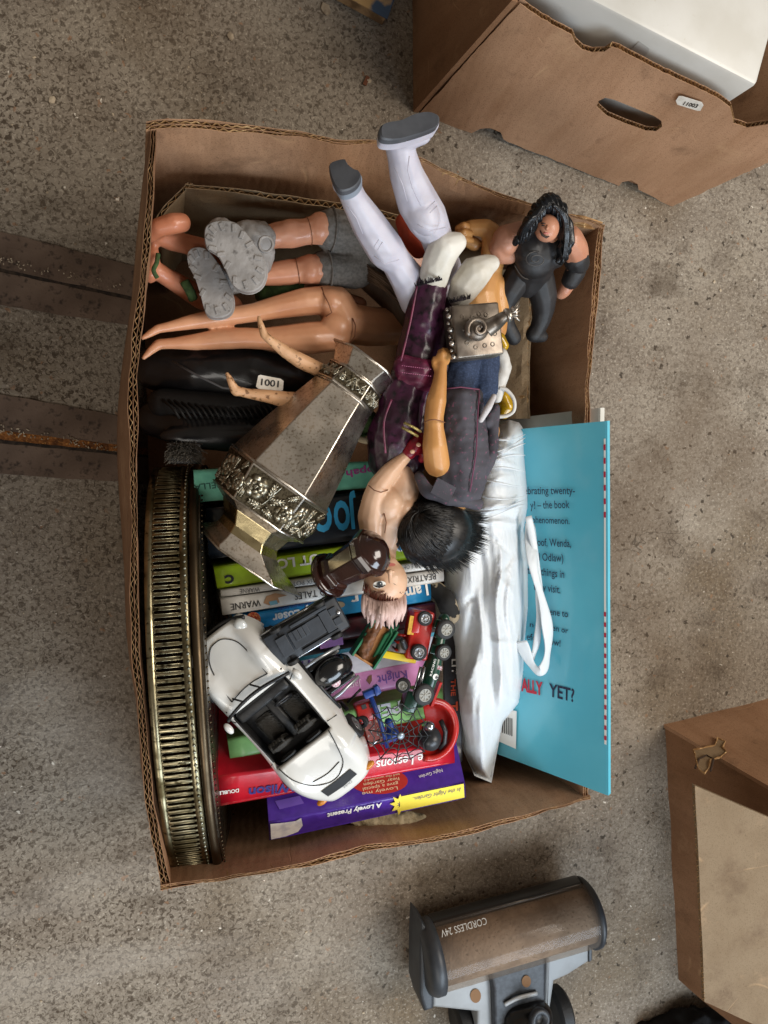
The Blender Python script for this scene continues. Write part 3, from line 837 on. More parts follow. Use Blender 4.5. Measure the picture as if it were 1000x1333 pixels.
text_px('WARNE', (338, 764), (312, 767), 6, p, n, GREY, t); text_px('BEATRIX POTTER', (430, 751), (366, 759), 6, p, n, GREY, t); text_px('THE TALE OF', (560, 732), (526, 736), 5, p, n, GREY, t)
t, p, n, _ = book('paperback_book', 'thick white paperback with black lettering and a small picture on its spine', [(287, 779, .203), (577, 741, .203), (578, 757, .203), (290, 801, .203)], .13, WHT)
text_px('BEATRIX', (567, 746), (530, 751), 8, p, n, BLACKP, t); text_px('AND TALES', (440, 764), (383, 772), 9, p, n, BLACKP, t); text_px('WARNE', (339, 780), (300, 786), 9, p, n, BLACKP, t)
poly_px([(343, 785), (347, 776), (358, 772), (374, 775), (362, 778), (364, 784), (352, 788)], p, n, M('picture_tan', 'ab8462', .6), t, 'picture'); poly_px([(350, 783), (360, 781), (362, 786), (352, 788)], p, n, M('picture_blue', '6fa3b8', .6), t, 'picture', .0009)
t, p, n, _ = book('paperback_book', 'bright blue paperback with rounded white title and a red round badge', [(303, 803, .200), (560, 757, .200), (561, 782, .200), (305, 823, .200)], .13, SKY)
text_px('I am', (556, 760), (527, 766), 14, p, n, WHITEP, t, bold=.03); text_px('r', (466, 775), (456, 777), 10, p, n, WHITEP, t, bold=.04); text_px('y Loser', (402, 791), (354, 800), 11, p, n, WHITEP, t, bold=.03)
text_px('and by jim smith', (405, 783), (362, 791), 5, p, n, BLUP, t)
poly_px(disc_px((330, 806), 9.5, p, n), p, n, M('badge_red', 'b03a20', .6, col2='d98a50', scale=900, lo=.5, hi=.52), t, 'badge'); poly_px(disc_px((442, 787), 7, p, n, ry=4), p, n, M('badge_tan', 'b9a88c', .6), t, 'badge')
t, p, n, _ = book('paperback_book', 'dark maroon paperback below the bright blue one', [(318, 830, .196), (566, 784, .196), (568, 812, .196), (322, 856, .196)], .13, MAROON)
poly_px([(415, 835), (446, 829), (447, 839), (417, 845)], p, n, M('lilac_print', 'a777b8', .6), t, 'picture')
t, p, n, _ = book('paperback_book', 'pale lilac paperback with purple capitals and a teal edge', [(330, 867, .196), (570, 822, .196), (572, 858, .196), (334, 903, .196)], .13, LILAC)
poly_px([(332, 866), (570, 822), (570, 827), (332, 871)], p, n, M('teal_band', '2b7c90', .5), t, 'band')
text_px('THO', (416, 857), (376, 864), 17, p, n, PURP2, t, bold=.02); text_px('11', (520, 836), (500, 840), 12, p, n, GREY, t)
t, p, n, _ = book('paperback_book', 'pink paperback with thin purple handwriting', [(400, 886, .196), (556, 856, .196), (556, 889, .196), (400, 919, .196)], .13, PINK)
text_px('Knight', (529, 872), (491, 880), 12, p, n, PURP2, t); text_px('Jam', (470, 886), (452, 891), 8, p, n, M('pale_pink_print', 'e6c8dd', .6), t)
poly_px([(477, 886), (480, 880), (484, 878), (484, 886), (481, 891)], p, n, M('picture_brown', '7a5236', .6), t, 'picture')
t, p, n, _ = book('paperback_book', 'leaf green paperback with silver capitals', [(296, 962, .196), (576, 897, .196), (577, 930, .196), (300, 990, .196)], .13, GREEN)
text_px('PERS', (522, 912), (466, 924), 15, p, n, SILV, t, bold=.03)
t, p, n, _ = book('hardback_book', 'dark hardback standing beside the white plastic bag', [(576, 770, .165), (600, 770, .165), (602, 992, .165), (578, 992, .165)], .11, DARK)
text_px('LIT', (588, 858), (588, 878), 7, p, n, WHITEP, t, bold=.02); text_px('THE', (587, 884), (587, 906), 6, p, n, ORANGE, t, bold=.02); text_px('T', (584, 914), (584, 926), 12, p, n, ORANGE, t, bold=.04)
Dn = (0, .62, -.78)
t, p, n, q = book('hardback_book', 'red hardback with white and blue lettering on top of the purple book', [(284, 1010, .208), (590, 966, .208), (592, 993, .200), (284, 1050, .196)], .14, RED, Dn, hard=True)
text_px('Wilson', (384, 1018), (324, 1026), 15, p, n, BLUP, t, bold=.03); text_px('DOUBLEDAY', (311, 1026), (270, 1032), 6, p, n, WHITEP, t, bold=.02)
text_px('Love Lessons', (573, 977), (490, 990), 15, p, n, WHITEP, t, bold=.01)
t, p, n, q = book('hardback_book', 'purple and yellow hardback nearest the front of the carton', [(350, 1070, .206), (605, 1018, .206), (606, 1039, .193), (351, 1094, .193)], .13, PURP, (0, .66, -.52), hard=True)
poly_px([(520, 1036.5), (603.5, 1019.5), (604.5, 1037.5), (521, 1055.5)], p, n, YEL, t, 'yellow_band', .0006)
text_px('A Lovely Present', (497, 1044), (426, 1058), 9, p, n, WHITEP, t, bold=.03, lift=.0009); text_px('In the Night Garden..', (600, 1024), (537, 1037), 8, p, n, GREY, t, lift=.0009, shear=.2)
for k in range(5):
    an = math.radians(100+k*42); cx, cy = 521+7*math.cos(an), 1046+7*math.sin(an)
    poly_px([(cx+7*math.cos(an), cy+7*math.sin(an)), (cx+3*math.cos(an+1.6), cy+3*math.sin(an+1.6)), (cx-5*math.cos(an), cy-5*math.sin(an)), (cx+3*math.cos(an-1.6), cy+3*math.sin(an-1.6))], p, n, YEL, t, 'petal', .0010+.0001*k)
poly_px([(352, 1072), (372, 1070), (385, 1068), (392, 1064), (394, 1074), (388, 1082), (372, 1088), (353, 1092)], p, n, M('picture_white', 'd8d2cc', .6, col2='b9b4b8', scale=120), t, 'picture', .0006)
# round red panel and small print on the upward facing cover of the purple book
a_, b_, c_, d_ = q
Dv = V((0, .66, -.52)).normalized(); cn = (b_-a_).cross(Dv).normalized(); cn = cn if cn.dot(EYE-a_) > 0 else -cn
poly_px(disc_px((493, 1017), 38, a_, cn, 28, 17), a_, cn, M('red_panel', 'b02a22', .45), t, 'round_panel', .0006)
for k, s in enumerate(('and the wonderful', 'hear Garden', 'gave a special', 'Lovely me')):
    text_px(s, (520-k*1, 1006+k*6), (474-k*1, 1014+k*6), 4, a_, cn, M('cream_print', 'e8cfa8', .6), t, lift=.0010)
text_px('Night Garden', (575, 1001), (545, 1010), 4, a_, cn, WHITEP, t, lift=.0010); poly_px([(358, 1043), (390, 1036), (396, 1046), (364, 1054)], a_, cn, M('pale_purple_panel', '6a50ae', .4), t, 'panel', .0006)

# crumpled torn card on the carton floor in front of the books
tb = bmesh.new()
tp_ = blob('torn_card', [], M('rough_beige', 'a39478', .95, col2='857559', scale=150, bump=.9, bscale=160, bdist=.003), None, [(505, 1066, .178, (64, 12, 16), -10)], vox=.0018, fn=lambda c, n: c+n*.002*noise.noise(c*160))
tag(tp_, 'rough beige pad showing below the purple hardback', 'packing')

# ------------------------------------------------------------------ blue picture book + white hardback below it
def flat_book(name, label, quad, th, mats, group='books packed in the carton'):
    a, b, c, d = [P(*q) for q in quad]
    n = (d-a).cross(b-a).normalized(); n = n if n.z > 0 else -n
    t = thing(name, label, 'book', (a+b+c+d)/4, group)
    cov, pg, sp = mats
    vs = []; fs = []; nu, nv = 14, 24
    def pos(u, v, o):
        p = a.lerp(b, u).lerp(d.lerp(c, u), v)
        return p+n*(o+.0025*math.sin(PI*u)*0+.0012*noise.noise(p*9))
    def slabm(o0, o1, u0, u1, v0, v1):
        vs = []; fs = []
        for o in (o0, o1):
            for i in range(nu+1):
                for j in range(nv+1): vs.append(pos(u0+(u1-u0)*i/nu, v0+(v1-v0)*j/nv, o))
        m = (nu+1)*(nv+1); I = lambda s, i, j: s*m+i*(nv+1)+j
        for i in range(nu):
            for j in range(nv):
                fs.append([I(0, i, j), I(0, i, j+1), I(0, i+1, j+1), I(0, i+1, j)]); fs.append([I(1, i, j), I(1, i+1, j), I(1, i+1, j+1), I(1, i, j+1)])
            for jj in (0, nv): fs.append([I(0, i, jj), I(0, i+1, jj), I(1, i+1, jj), I(1, i, jj)])
        for j in range(nv):
            for ii in (0, nu): fs.append([I(0, ii, j), I(1, ii, j), I(1, ii, j+1), I(0, ii, j+1)])
        return pydata(vs, fs)
    obj('back_cover', slabm(0, -.0014, 0, 1, 0, 1), cov, t, True); sharp(t.children[-1])
    obj('page_block', slabm(-.0015, -th+.0015, .02, .992, .008, .992), pg, t)
    obj('front_cover', slabm(-th+.0014, -th, 0, 1, 0, 1), cov, t)
    obj('spine', slabm(-.0003, -th+.0003, 1.0005, 1.0105, 0, 1), sp, t)
    return t, (a+b+c+d)/4, n, pos
BLUE = M('glossy_blue_cover', '63bcd0', .24, col2='58b3c9', scale=12, coat=.4, bump=.04, bscale=14, bdist=.004)
flat_book('hardback_book', 'plain white hardback peeking out behind the pale blue picture book', [(640, 548, .100), (780, 531, .203), (778, 960, .196), (634, 900, .08)], .009, (M('ivory_board', 'cfccc3', .5, col2='c3bfb4', scale=30), PAPER, M('ivory_board', 'cfccc3')))
t, p, n, pos = flat_book('picture_book', 'tall pale blue picture book with black text leaning over the carton rim', [(640, 562, .14), (789, 548, .238), (790, 1035, .232), (622, 972, .108)], .006, (BLUE, PAPER, BLUE))
NAVP = M('navy_print', '22384e', .6); REDP = M('red_print', 'b8283c', .6); BNAV = M('bold_navy_print', '1d2440', .6)
for s, x0, y0, x1, y1, h, m, bd in (('ebrating twenty-', 684, 643, 750, 643, 9, NAVP, .012), ('y? – the book', 692, 662, 743, 661, 9, NAVP, .012), ('e phenomenon.', 688, 680, 743, 682, 8, NAVP, .012),
        ('s (Woof, Wenda,', 684, 709, 745, 712, 9, NAVP, .012), ('d and Odlaw)', 685, 728, 735, 731, 9, NAVP, .012), ('ther things in', 688, 746, 736, 752, 9, NAVP, .012), ('they visit.', 696, 767, 731, 772, 9, NAVP, .012),
        ('cene to', 713, 799, 741, 803, 8, NAVP, .012), ('een or', 716, 819, 741, 824, 7, NAVP, .012), ('n', 691, 815, 696, 816, 6, NAVP, .012), ('efo', 687, 832, 700, 834, 8, NAVP, .012), ('ow!', 717, 838, 731, 841, 8, NAVP, .012),
        ('ALLY', 680, 898, 708, 904, 15, REDP, .04), ('YET?', 716, 905, 749, 913, 16, BNAV, .02)):
    text_px(s, (x0, y0), (x1, y1), h, p, n, m, t, bold=bd, lift=.0022)
def strip_px(u0, u1, v0, v1, m, nm, lift):
    k = 6; vs = []; fs = []
    for i in range(k+1):
        v = v0+(v1-v0)*i/k; vs += [pos(u0, v, lift), pos(u1, v, lift)]
    for i in range(k): fs.append([2*i, 2*i+1, 2*i+3, 2*i+2])
    return obj(nm, pydata(vs, fs), m, t)
strip_px(.985, 1.0, .045, .86, WHITEP, 'white_band', .0003)
for k in range(6): strip_px(.984, 1.001, .06+k*.035, .075+k*.035, REDP, 'red_check', .0006)
for k in range(13): strip_px(.984, 1.001, .50+k*.028, .512+k*.028, REDP, 'red_check', .0006)
poly_px([(652, 920), (674, 925), (673, 974), (650, 964)], p, n, WHITEP, t, 'barcode_panel', .0020)
for k in range(7): poly_px([(653+k*2.4, 931+k*.5), (654.2+k*2.4, 931.4+k*.5), (654.2+k*2.4, 952+k*.9), (653+k*2.4, 952+k*.9)], p, n, BLACKP, t, 'bar', .0024)

# ------------------------------------------------------------------ white plastic bag
def bag_mat():
    m = bpy.data.materials.new('thin_white_polythene'); m.use_nodes = True
    b = m.node_tree.nodes['Principled BSDF']; N = m.node_tree.nodes; L = m.node_tree.links
    b.inputs['Base Color'].default_value = (.58, .61, .635, 1); b.inputs['Roughness'].default_value = .40
    b.inputs['Subsurface Weight'].default_value = .35; b.inputs['Subsurface Radius'].default_value = (.01, .01, .012); b.inputs['Subsurface Scale'].default_value = .6
    tc = N.new('ShaderNodeTexCoord'); mp = N.new('ShaderNodeMapping'); mp.inputs['Scale'].default_value = (1, .45, 1); L.new(tc.outputs['Object'], mp.inputs[0])
    n = N.new('ShaderNodeTexNoise'); n.inputs['Scale'].default_value = 75; n.inputs['Detail'].default_value = 7; n.inputs['Distortion'].default_value = 2.2
    L.new(mp.outputs[0], n.inputs['Vector'])
    bp = N.new('ShaderNodeBump'); bp.inputs['Strength'].default_value = .32; bp.inputs['Distance'].default_value = .003
    L.new(n.outputs['Fac'], bp.inputs['Height']); L.new(bp.outputs[0], b.inputs['Normal'])
    return m
BAG = bag_mat()
bg = thing('carrier_bag', 'crumpled translucent white plastic carrier bag with a handle loop', 'bag', P(640, 800, .1))
bo = [(628, 575), (645, 556), (662, 546), (676, 550), (684, 562), (685, 590), (690, 640), (690, 660), (684, 690), (690, 730), (690, 790), (684, 840), (682, 880), (676, 915), (655, 940), (650, 965), (645, 990), (640, 1019), (618, 1010), (602, 975), (597, 930), (592, 880), (590, 840), (582, 800), (578, 770), (580, 735), (590, 700), (604, 650), (615, 610)]
bd_ = dens(bo, 5)
v2, tr = cdt(bd_, [], 2.7)
def edge_d(x, y):
    m = 1e9
    for i in range(len(bo)):
        ax, ay = bo[i]; bx_, by_ = bo[(i+1) % len(bo)]
        dx, dy = bx_-ax, by_-ay; tt = max(0, min(1, ((x-ax)*dx+(y-ay)*dy)/(dx*dx+dy*dy)))
        m = min(m, math.hypot(x-ax-dx*tt, y-ay-dy*tt))
    return m
def ridge(v): return 1-abs(noise.noise(v))*2
rb_ = random.Random(5)
CRS = []
for i in range(34):      # long creases fanning down from the gathered neck
    u = rb_.uniform(-1, 1); y0 = rb_.uniform(670, 900); L = rb_.uniform(70, 190)
    x0 = 637+u*38*(1 if y0 < 820 else .7); dx = u*10*L/100+rb_.uniform(-16, 16)-max(0, (y0-800))*.05
    CRS.append((x0, y0, x0+dx, y0+L, rb_.choice((-1, 1, 1))*rb_.uniform(.0015, .0048), rb_.uniform(2.2, 6.5)))
for i in range(16):      # folds across the neck and top
    y0 = rb_.uniform(552, 690); x0 = rb_.uniform(605, 650); L = rb_.uniform(30, 80)
    CRS.append((x0, y0, x0+L, y0-rb_.uniform(-8, 26), rb_.choice((-1, 1, 1))*rb_.uniform(.0015, .0042), rb_.uniform(2.0, 5.0)))
for i in range(18):      # short sharp kinks
    x0 = rb_.uniform(590, 685); y0 = rb_.uniform(640, 980); an = rb_.uniform(0, PI); L = rb_.uniform(16, 44)
    CRS.append((x0, y0, x0+L*math.cos(an), y0+L*math.sin(an), rb_.choice((-1, 1))*rb_.uniform(.001, .0026), rb_.uniform(1.6, 3.2)))
def creases(x, y):
    f = .004*noise.noise(V((x*.022, y*.009, 4)))
    for (ax, ay, bx, by, h, wd) in CRS:
        dx, dy = bx-ax, by-ay; l2 = dx*dx+dy*dy
        t = ((x-ax)*dx+(y-ay)*dy)/l2
        if t < -.1 or t > 1.1: continue
        d = abs((x-ax)*dy-(y-ay)*dx)/math.sqrt(l2)
        if d > wd*5: continue
        f += 1.3*h*math.exp(-d/wd)*math.sin(PI*min(1, max(0, (t+.1)/1.2)))
    return f
vs = []; fs = []
for x, y in v2:
    e = min(1.0, edge_d(x, y)/38.0); dome = math.sqrt(max(0, 1-(1-e)**2))
    z = .145+.062*dome
    if y > 930: z -= (y-930)*.0004
    wx = x+14*noise.noise(V((x*.012, y*.012, 2))); wy = y+20*noise.noise(V((x*.015, y*.015, 7)))
    f = creases(wx, wy)
    z += f*min(1, e*2.2)
    vs.append(P(x, y, z))
nn = len(vs)
# closed underside
for x, y in v2: vs.append(P(x, y, .14)-V((0, 0, .045*min(1.0, edge_d(x, y)/38.0))))
fs = [list(f) for f in tr]+[[i+nn for i in reversed(f)] for f in tr]
ed = {}
for f in tr:
    for i in range(3): ed[(f[i], f[(i+1) % 3])] = 1
for (i, j) in ed:
    if (j, i) not in ed: fs.append([j, i, i+nn, j+nn])
obj('body', pydata(vs, fs), BAG, bg, True)
hp = smoothpath([P(*q) for q in ((690, 682, .19), (694, 735, .205), (708, 790, .205), (714, 830, .2), (711, 860, .197), (703, 874, .196), (690, 862, .192), (678, 835, .195))], 8)
hb = tube(hp, [(.0050+.0014*math.sin(i*.38)) for i in range(len(hp))], 10, .14)
obj('handle', hb, BAG, bg, True)
hp = smoothpath([P(*q) for q in ((688, 672, .2), (700, 740, .2), (702, 790, .198), (699, 835, .193), (692, 858, .19))], 8)
obj('handle', tube(hp, [(.0034+.0006*math.sin(i*.6)) for i in range(len(hp))], 8, .3), BAG, bg, True)
# tight lengthwise creases over the gathered neck
cb = bmesh.new()
for k in range(9):
    y = 560+k*13
    x0 = 634-(y-560)*.22; x1 = 684
    pl = [P(x0+(x1-x0)*u, y+9*math.sin(u*2.5+k)+14*(1-u)*.6, .196+.02*math.sin(PI*min(1, u*1.05))+.003) for u in [i/8 for i in range(9)]]
    add_tube(cb, pl, [.0002]+[.0007+.0004*math.sin(k+i) for i in range(7)]+[.0002], 6)
obj('crease', cb, BAG, bg, True)

# ------------------------------------------------------------------ oval silver gallery tray on edge
def silver(name, base='8f887a', dark='4b4030', lo=.44, hi=.62, rough=.26, scale=55, **k): return M(name, base, rough, 1.0, col2=dark, scale=scale, lo=lo, hi=hi, rvar=.25, bump=.06, bscale=200, **k)
BRASS = silver('worn_silver_plate', '948b70', '554b34', .42, .62, .26, 40, col3='37301f', scale3=220, lo3=.56, hi3=.7)
TARN = silver('tarnished_plate', '5a4d3c', '2f261c', .4, .7, .35, 25)
tr_ = thing('gallery_tray', 'oval tarnished silver gallery tray with pierced slotted rim standing on edge', 'tray', P(230, 870, .012))
Lx = (P(236, 1140, .135)-P(197, 600, .135)).normalized()
lean = math.radians(-7); Wd = V((-Lx.y, Lx.x, 0)); Wd = Wd if Wd.x > 0 else -Wd
Ud = (V((0, 0, 1))*math.cos(lean)+Wd*math.sin(lean)).normalized(); Wd = Lx.cross(Ud).normalized(); Wd = Wd if Wd.x > 0 else -Wd
TC = P(231, 874, .138); AY, BZ = .184, .117
def tp(ang, w, dr=0.0):
    c, s = math.cos(ang), math.sin(ang)
    nrm = (Lx*(c/AY)+Ud*(s/BZ)).normalized()
    return TC+Lx*AY*c+Ud*BZ*s+Wd*w+nrm*dr
# equal arc spacing
NS = 176; tab = []; acc = 0; K = 2000; pv = None
for i in range(K+1):
    q = tp(2*PI*i/K, 0)
    if pv is not None: acc += (q-pv).length
    tab.append(acc); pv = q
def ang_at(s):
    s = (s % 1.0)*acc; lo, hi = 0, K
    while hi-lo > 1:
        m = (lo+hi)//2
        if tab[m] <= s: lo = m
        else: hi = m
    return 2*PI*(lo+(s-tab[lo])/max(tab[hi]-tab[lo], 1e-9))/K
def band(prof, n=208):
    bm = bmesh.new(); rings = []
    for i in range(n):
        a = ang_at(i/n); rings.append([bm.verts.new(tp(a, w, r)) for w, r in prof])
    k = len(prof)
    for i in range(n):
        r0, r1 = rings[i], rings[(i+1) % n]
        for j in range(k): bm.faces.new([r0[j], r0[(j+1) % k], r1[(j+1) % k], r1[j]])
    return bm
obj('side_band', band([(-.0072, .000), (-.0064, .0012), (-.004, .0016), (-.0008, .001), (-.0008, -.0006), (-.0072, -.0012)]), BRASS, tr_, True)
gb = bmesh.new(); BP = acc/NS
for i in range(NS):
    a = ang_at((i+.5)/NS); c = tp(a, .0095, .0004)
    tg = (tp(a+.01, 0)-tp(a-.01, 0)).normalized(); nr = Wd.cross(tg).normalized()
    add_box(gb, c, Wd*.0108, tg*BP*.25, nr*.0009, .0005)
gal = obj('pierced_gallery', gb, BRASS, tr_, True)
lip = bmesh.new()
for i in range(NS):
    s0 = i/NS+.5/NS*1.0
    # raised rounded lip round each slot's left end
    arc = [tp(ang_at((i+1.0+.27*math.cos(th))/NS), .0012-.0022*math.sin(th)*1.0, .0013) for th in [PI*k/6 for k in range(7)]]
    arc = [tp(ang_at((i+1.27)/NS), .018, .0012)]+arc+[tp(ang_at((i+.73)/NS), .018, .0012)]
    add_tube(lip, arc, .00042, 4)
obj('slot_lips', lip, BRASS, gal, True)
obj('bead_band', band([(.0195, .0), (.0200, .0014), (.0262, .0014), (.0262, -.0008), (.0195, -.0008)]), BRASS, tr_, True)
bd2 = bmesh.new()
for i in range(NS*1):
    a = ang_at(i/NS); add_ball(bd2, tp(a, .0236, .0016), .0015, 1)
obj('beading', bd2, silver('bead_silver', 'a7a99c', '5c5a4a'), tr_, True)
obj('rolled_rim', band([(.0268, .000), (.0278, .0034), (.0300, .0046), (.0325, .0042), (.0342, .0026), (.0346, .000), (.033, -.003), (.028, -.003)]), TARN, tr_, True)
ob = bmesh.new()
for i in range(180): add_ball(ob, tp(ang_at(i/180), .0372, .0005), (.0011, .0011, .0011), 1)
obj('rope_edge', ob, TARN, tr_, True)
db = bmesh.new(); ring = [db.verts.new(tp(ang_at(i/120), .0340, -.001)) for i in range(120)]; ring2 = [db.verts.new(tp(ang_at(i/120), .0356, -.001)) for i in range(120)]
db.faces.new(ring); db.faces.new(ring2[::-1])
for i in range(120): db.faces.new([ring[i], ring2[i], ring2[(i+1) % 120], ring[(i+1) % 120]])
obj('plate', db, silver('plate_face', '777064', '4b4030'), tr_)

# ------------------------------------------------------------------ six-sided silver vase
VS = silver('dull_silver', 'cfc8bd', 'a0968a', .42, .65, .24, 30, col3='8f8272', scale3=480, lo3=.52, hi3=.68)
VG = silver('golden_lit_silver', 'b5a680', '7d7154', .5, .7, .24, 60)  # golden reflected light on the waist facets, put into the silver's colour
vt_ = thing('silver_vase', 'tarnished six-sided silver vase with embossed rose band lying on its side', 'vase', P(390, 600, .12))
prof_px = [((324, 735), 86, .254), ((323, 728), 82, .253), ((322, 716), 62, .250), ((322, 705), 48, .248), ((326, 694), 44, .247), ((333, 676), 54, .250), ((337, 666), 74, .256), ((366, 622), 82, .262), ((367, 620), 79, .262), ((400, 576), 67, .262), ((430, 536), 54, .260), ((452, 508), 45, .256), ((453, 505), 47, .257), ((468, 487), 41, .256), ((469, 485), 37, .255), ((483, 464), 52, .258)]
axp = []
_va = (P(483, 464, .258)-P(337, 666, .256)).normalized(); UPV = EYE-P(400, 576, .26); UPV = (UPV-_va*UPV.dot(_va)).normalized()
for (c, R, zf) in prof_px:
    q = P(c[0], c[1], zf); r = R*S(c[0], c[1], zf); axp.append((q-UPV*(.866*r), r))
va = (axp[-1][0]-axp[6][0]).normalized()
v0 = axp[0][0]
upv = (UPV-va*UPV.dot(va)).normalized(); rgt = va.cross(upv).normalized()
rollv = math.radians(0)
rings = []
for q, r in axp:
    t = (q-v0).dot(va); rings.append((q, r))
def hexpt(k, ri, out=0.0, shrink=1.0):
    c, r = rings[ri]; an = PI/3*k+rollv
    return c+(rgt*math.cos(an)+upv*math.sin(an))*(r*shrink+out)
vb = bmesh.new(); RG = []
for ri in range(len(rings)): RG.append([vb.verts.new(hexpt(k, ri)) for k in range(6)])
mats_idx = {}
for ri in range(len(rings)-1):
    for k in range(6):
        f = vb.faces.new([RG[ri][k], RG[ri][(k+1) % 6], RG[ri+1][(k+1) % 6], RG[ri+1][k]])
        if ri in (3, 4): f.material_index = 1
inner = [[vb.verts.new(hexpt(k, ri, -.0016)) for k in range(6)] for ri in (len(rings)-1, len(rings)-3, 9, 6)]
for k in range(6): vb.faces.new([RG[-1][k], RG[-1][(k+1) % 6], inner[0][(k+1) % 6], inner[0][k]])
for i0, i1 in zip(inner[:-1], inner[1:]):
    for k in range(6): vb.faces.new([i0[k], i0[(k+1) % 6], i1[(k+1) % 6], i1[k]])
inb = [[vb.verts.new(hexpt(k, ri, -.0014)-va*-.0008) for k in range(6)] for ri in (0, 2, 3)]
for k in range(6): vb.faces.new([RG[0][k], RG[0][(k+1) % 6], inb[0][(k+1) % 6], inb[0][k]])
for i0, i1 in zip(inb[:-1], inb[1:]):
    for k in range(6): vb.faces.new([i0[k], i0[(k+1) % 6], i1[(k+1) % 6], i1[k]])
vb.faces.new(inb[-1]); vb.faces.new(inner[-1])
bmesh.ops.recalc_face_normals(vb, faces=vb.faces)
es = [e for e in vb.edges if len(e.link_faces) == 2 and e.calc_face_angle(0) > .3]
vo_ = obj('vase_body', vb, [VS, VG], vt_)
mdv = vo_.modifiers.new('b', 'BEVEL'); mdv.width = .0009; mdv.segments = 2; mdv.limit_method = 'ANGLE'
# mouldings
mb = bmesh.new()
for ri, r in ((6, .0011), (8, .0012), (11, .0009), (13, .0010), (14, .0008), (15, .0012), (0, .0009)):
    add_tube(mb, [hexpt(k, ri, .0003) for k in range(6)], r, 6, closed=True)
obj('moulding', mb, VS, vt_, True)
# embossed flowers and leaves on the two bands, raised from the facets
EMB = silver('embossed_silver', 'b3ad9c', '6a604c', .45, .62, .3, 200)
FIELD = silver('band_ground', '6b6250', '3c3427', .4, .6, .4, 500)
def facet(k, ra, rb):
    A = hexpt(k, ra); B = hexpt(k+1, ra); C = hexpt(k+1, rb); D_ = hexpt(k, rb)
    n = (B-A).cross(D_-A).normalized(); ctr = rings[ra][0]
    if n.dot(A-ctr) < 0: n = -n
    def f(u, v, h=0.0): return A.lerp(B, u).lerp(D_.lerp(C, u), v)+n*h
    return f, n, (B-A).normalized(), (D_-A).normalized(), (B-A).length, (D_-A).length
eb = bmesh.new(); gbm = bmesh.new()
def petal(bm, c, dr, n, L, Wp, h):
    dr = dr.normalized(); sd = n.cross(dr).normalized()
    m = Matrix((( *dr,), (*sd,), (*n,))).transposed()
    add_ball(bm, c+n*h*.2, (L, Wp, h), 1, m)
def rose(bm, c, n, x, y, s):
    for r, k, hh in ((1.0, 6, .0016), (.58, 5, .0026)):
        for i in range(k):
            an = 2*PI*i/k+r; d = x*math.cos(an)+y*math.sin(an)
            petal(bm, c+d*s*.58*r, n.cross(d), n, s*.52*r, s*.36*r, hh)
    sp = [c+n*.0034+(x*math.cos(a)+y*math.sin(a))*s*.045*a*.35 for a in [i*.6 for i in range(16)]]
    add_tube(bm, sp, s*.055, 5)
def leaf(bm, c, n, d, L, Wl):
    d = d.normalized(); s = n.cross(d).normalized()
    petal(bm, c+d*L*.5, d, n, L*.5, Wl*.5, .0013)
    for i in range(5):
        t = .15+i*.17
        for sg in (-1, 1): petal(bm, c+d*L*t+s*sg*Wl*.32*(1-t*.5), d*.8+s*sg*.6, n, L*.15, L*.06, .0018)
    add_tube(bm, [c+n*.0012, c+d*L+n*.0008], .0005, 5)
for k in range(6):
    f, n, x, y, wx, wy = facet(k, 6, 7)
    vs = [f(.03, .04, .0003), f(.97, .04, .0003), f(.97, .96, .0003), f(.03, .96, .0003)]
    obj('band_ground', pydata(vs, [[0, 1, 2, 3]]), FIELD, vt_)
    if k in (0, 1, 2):
        s = wy*.36
        rose(eb, f(.76, .56), n, x, y, s); rose(eb, f(.13, .40), n, x, y, s*.8)
        c0 = f(.5, .12)
        add_tube(eb, smoothpath([f(.62, .05, .0008), f(.5, .35, .0014), f(.46, .6, .001), f(.4, .92, .0006)], 5), .0007, 5)
        for u, v, dx, dy, L in ((.47, .45, .15, .9, .48), (.46, .42, -.75, .5, .44), (.5, .22, .85, -.1, .42), (.48, .25, -.8, -.3, .34), (.95, .10, .0, .8, .30), (.06, .95, .6, -.5, .34)):
            leaf(eb, f(u, v), n, x*dx+y*dy, wy*L, wy*.20)
    f, n, x, y, wx, wy = facet(k, 12, 13)
    vs = [f(.03, .06, .0003), f(.97, .06, .0003), f(.97, .94, .0003), f(.03, .94, .0003)]
    obj('band_ground', pydata(vs, [[0, 1, 2, 3]]), FIELD, vt_)
    if k in (0, 1, 2):
        for i in range(6):
            an = 2*PI*i/6; leaf(gbm, f(.5, .5), n, x*math.cos(an)+y*math.sin(an), wy*.42, wy*.18)
        for u in (.15, .85): rose(gbm, f(u, .45), n, x, y, wy*.26)
        add_tube(gbm, smoothpath([f(.1, .85, .0008), f(.3, .3, .0012), f(.5, .8, .0012), f(.7, .3, .0012), f(.9, .8, .0008)], 5), .0006, 5)
obj('rose_relief', eb, EMB, vt_, True)
obj('leaf_relief', gbm, EMB, vt_, True)

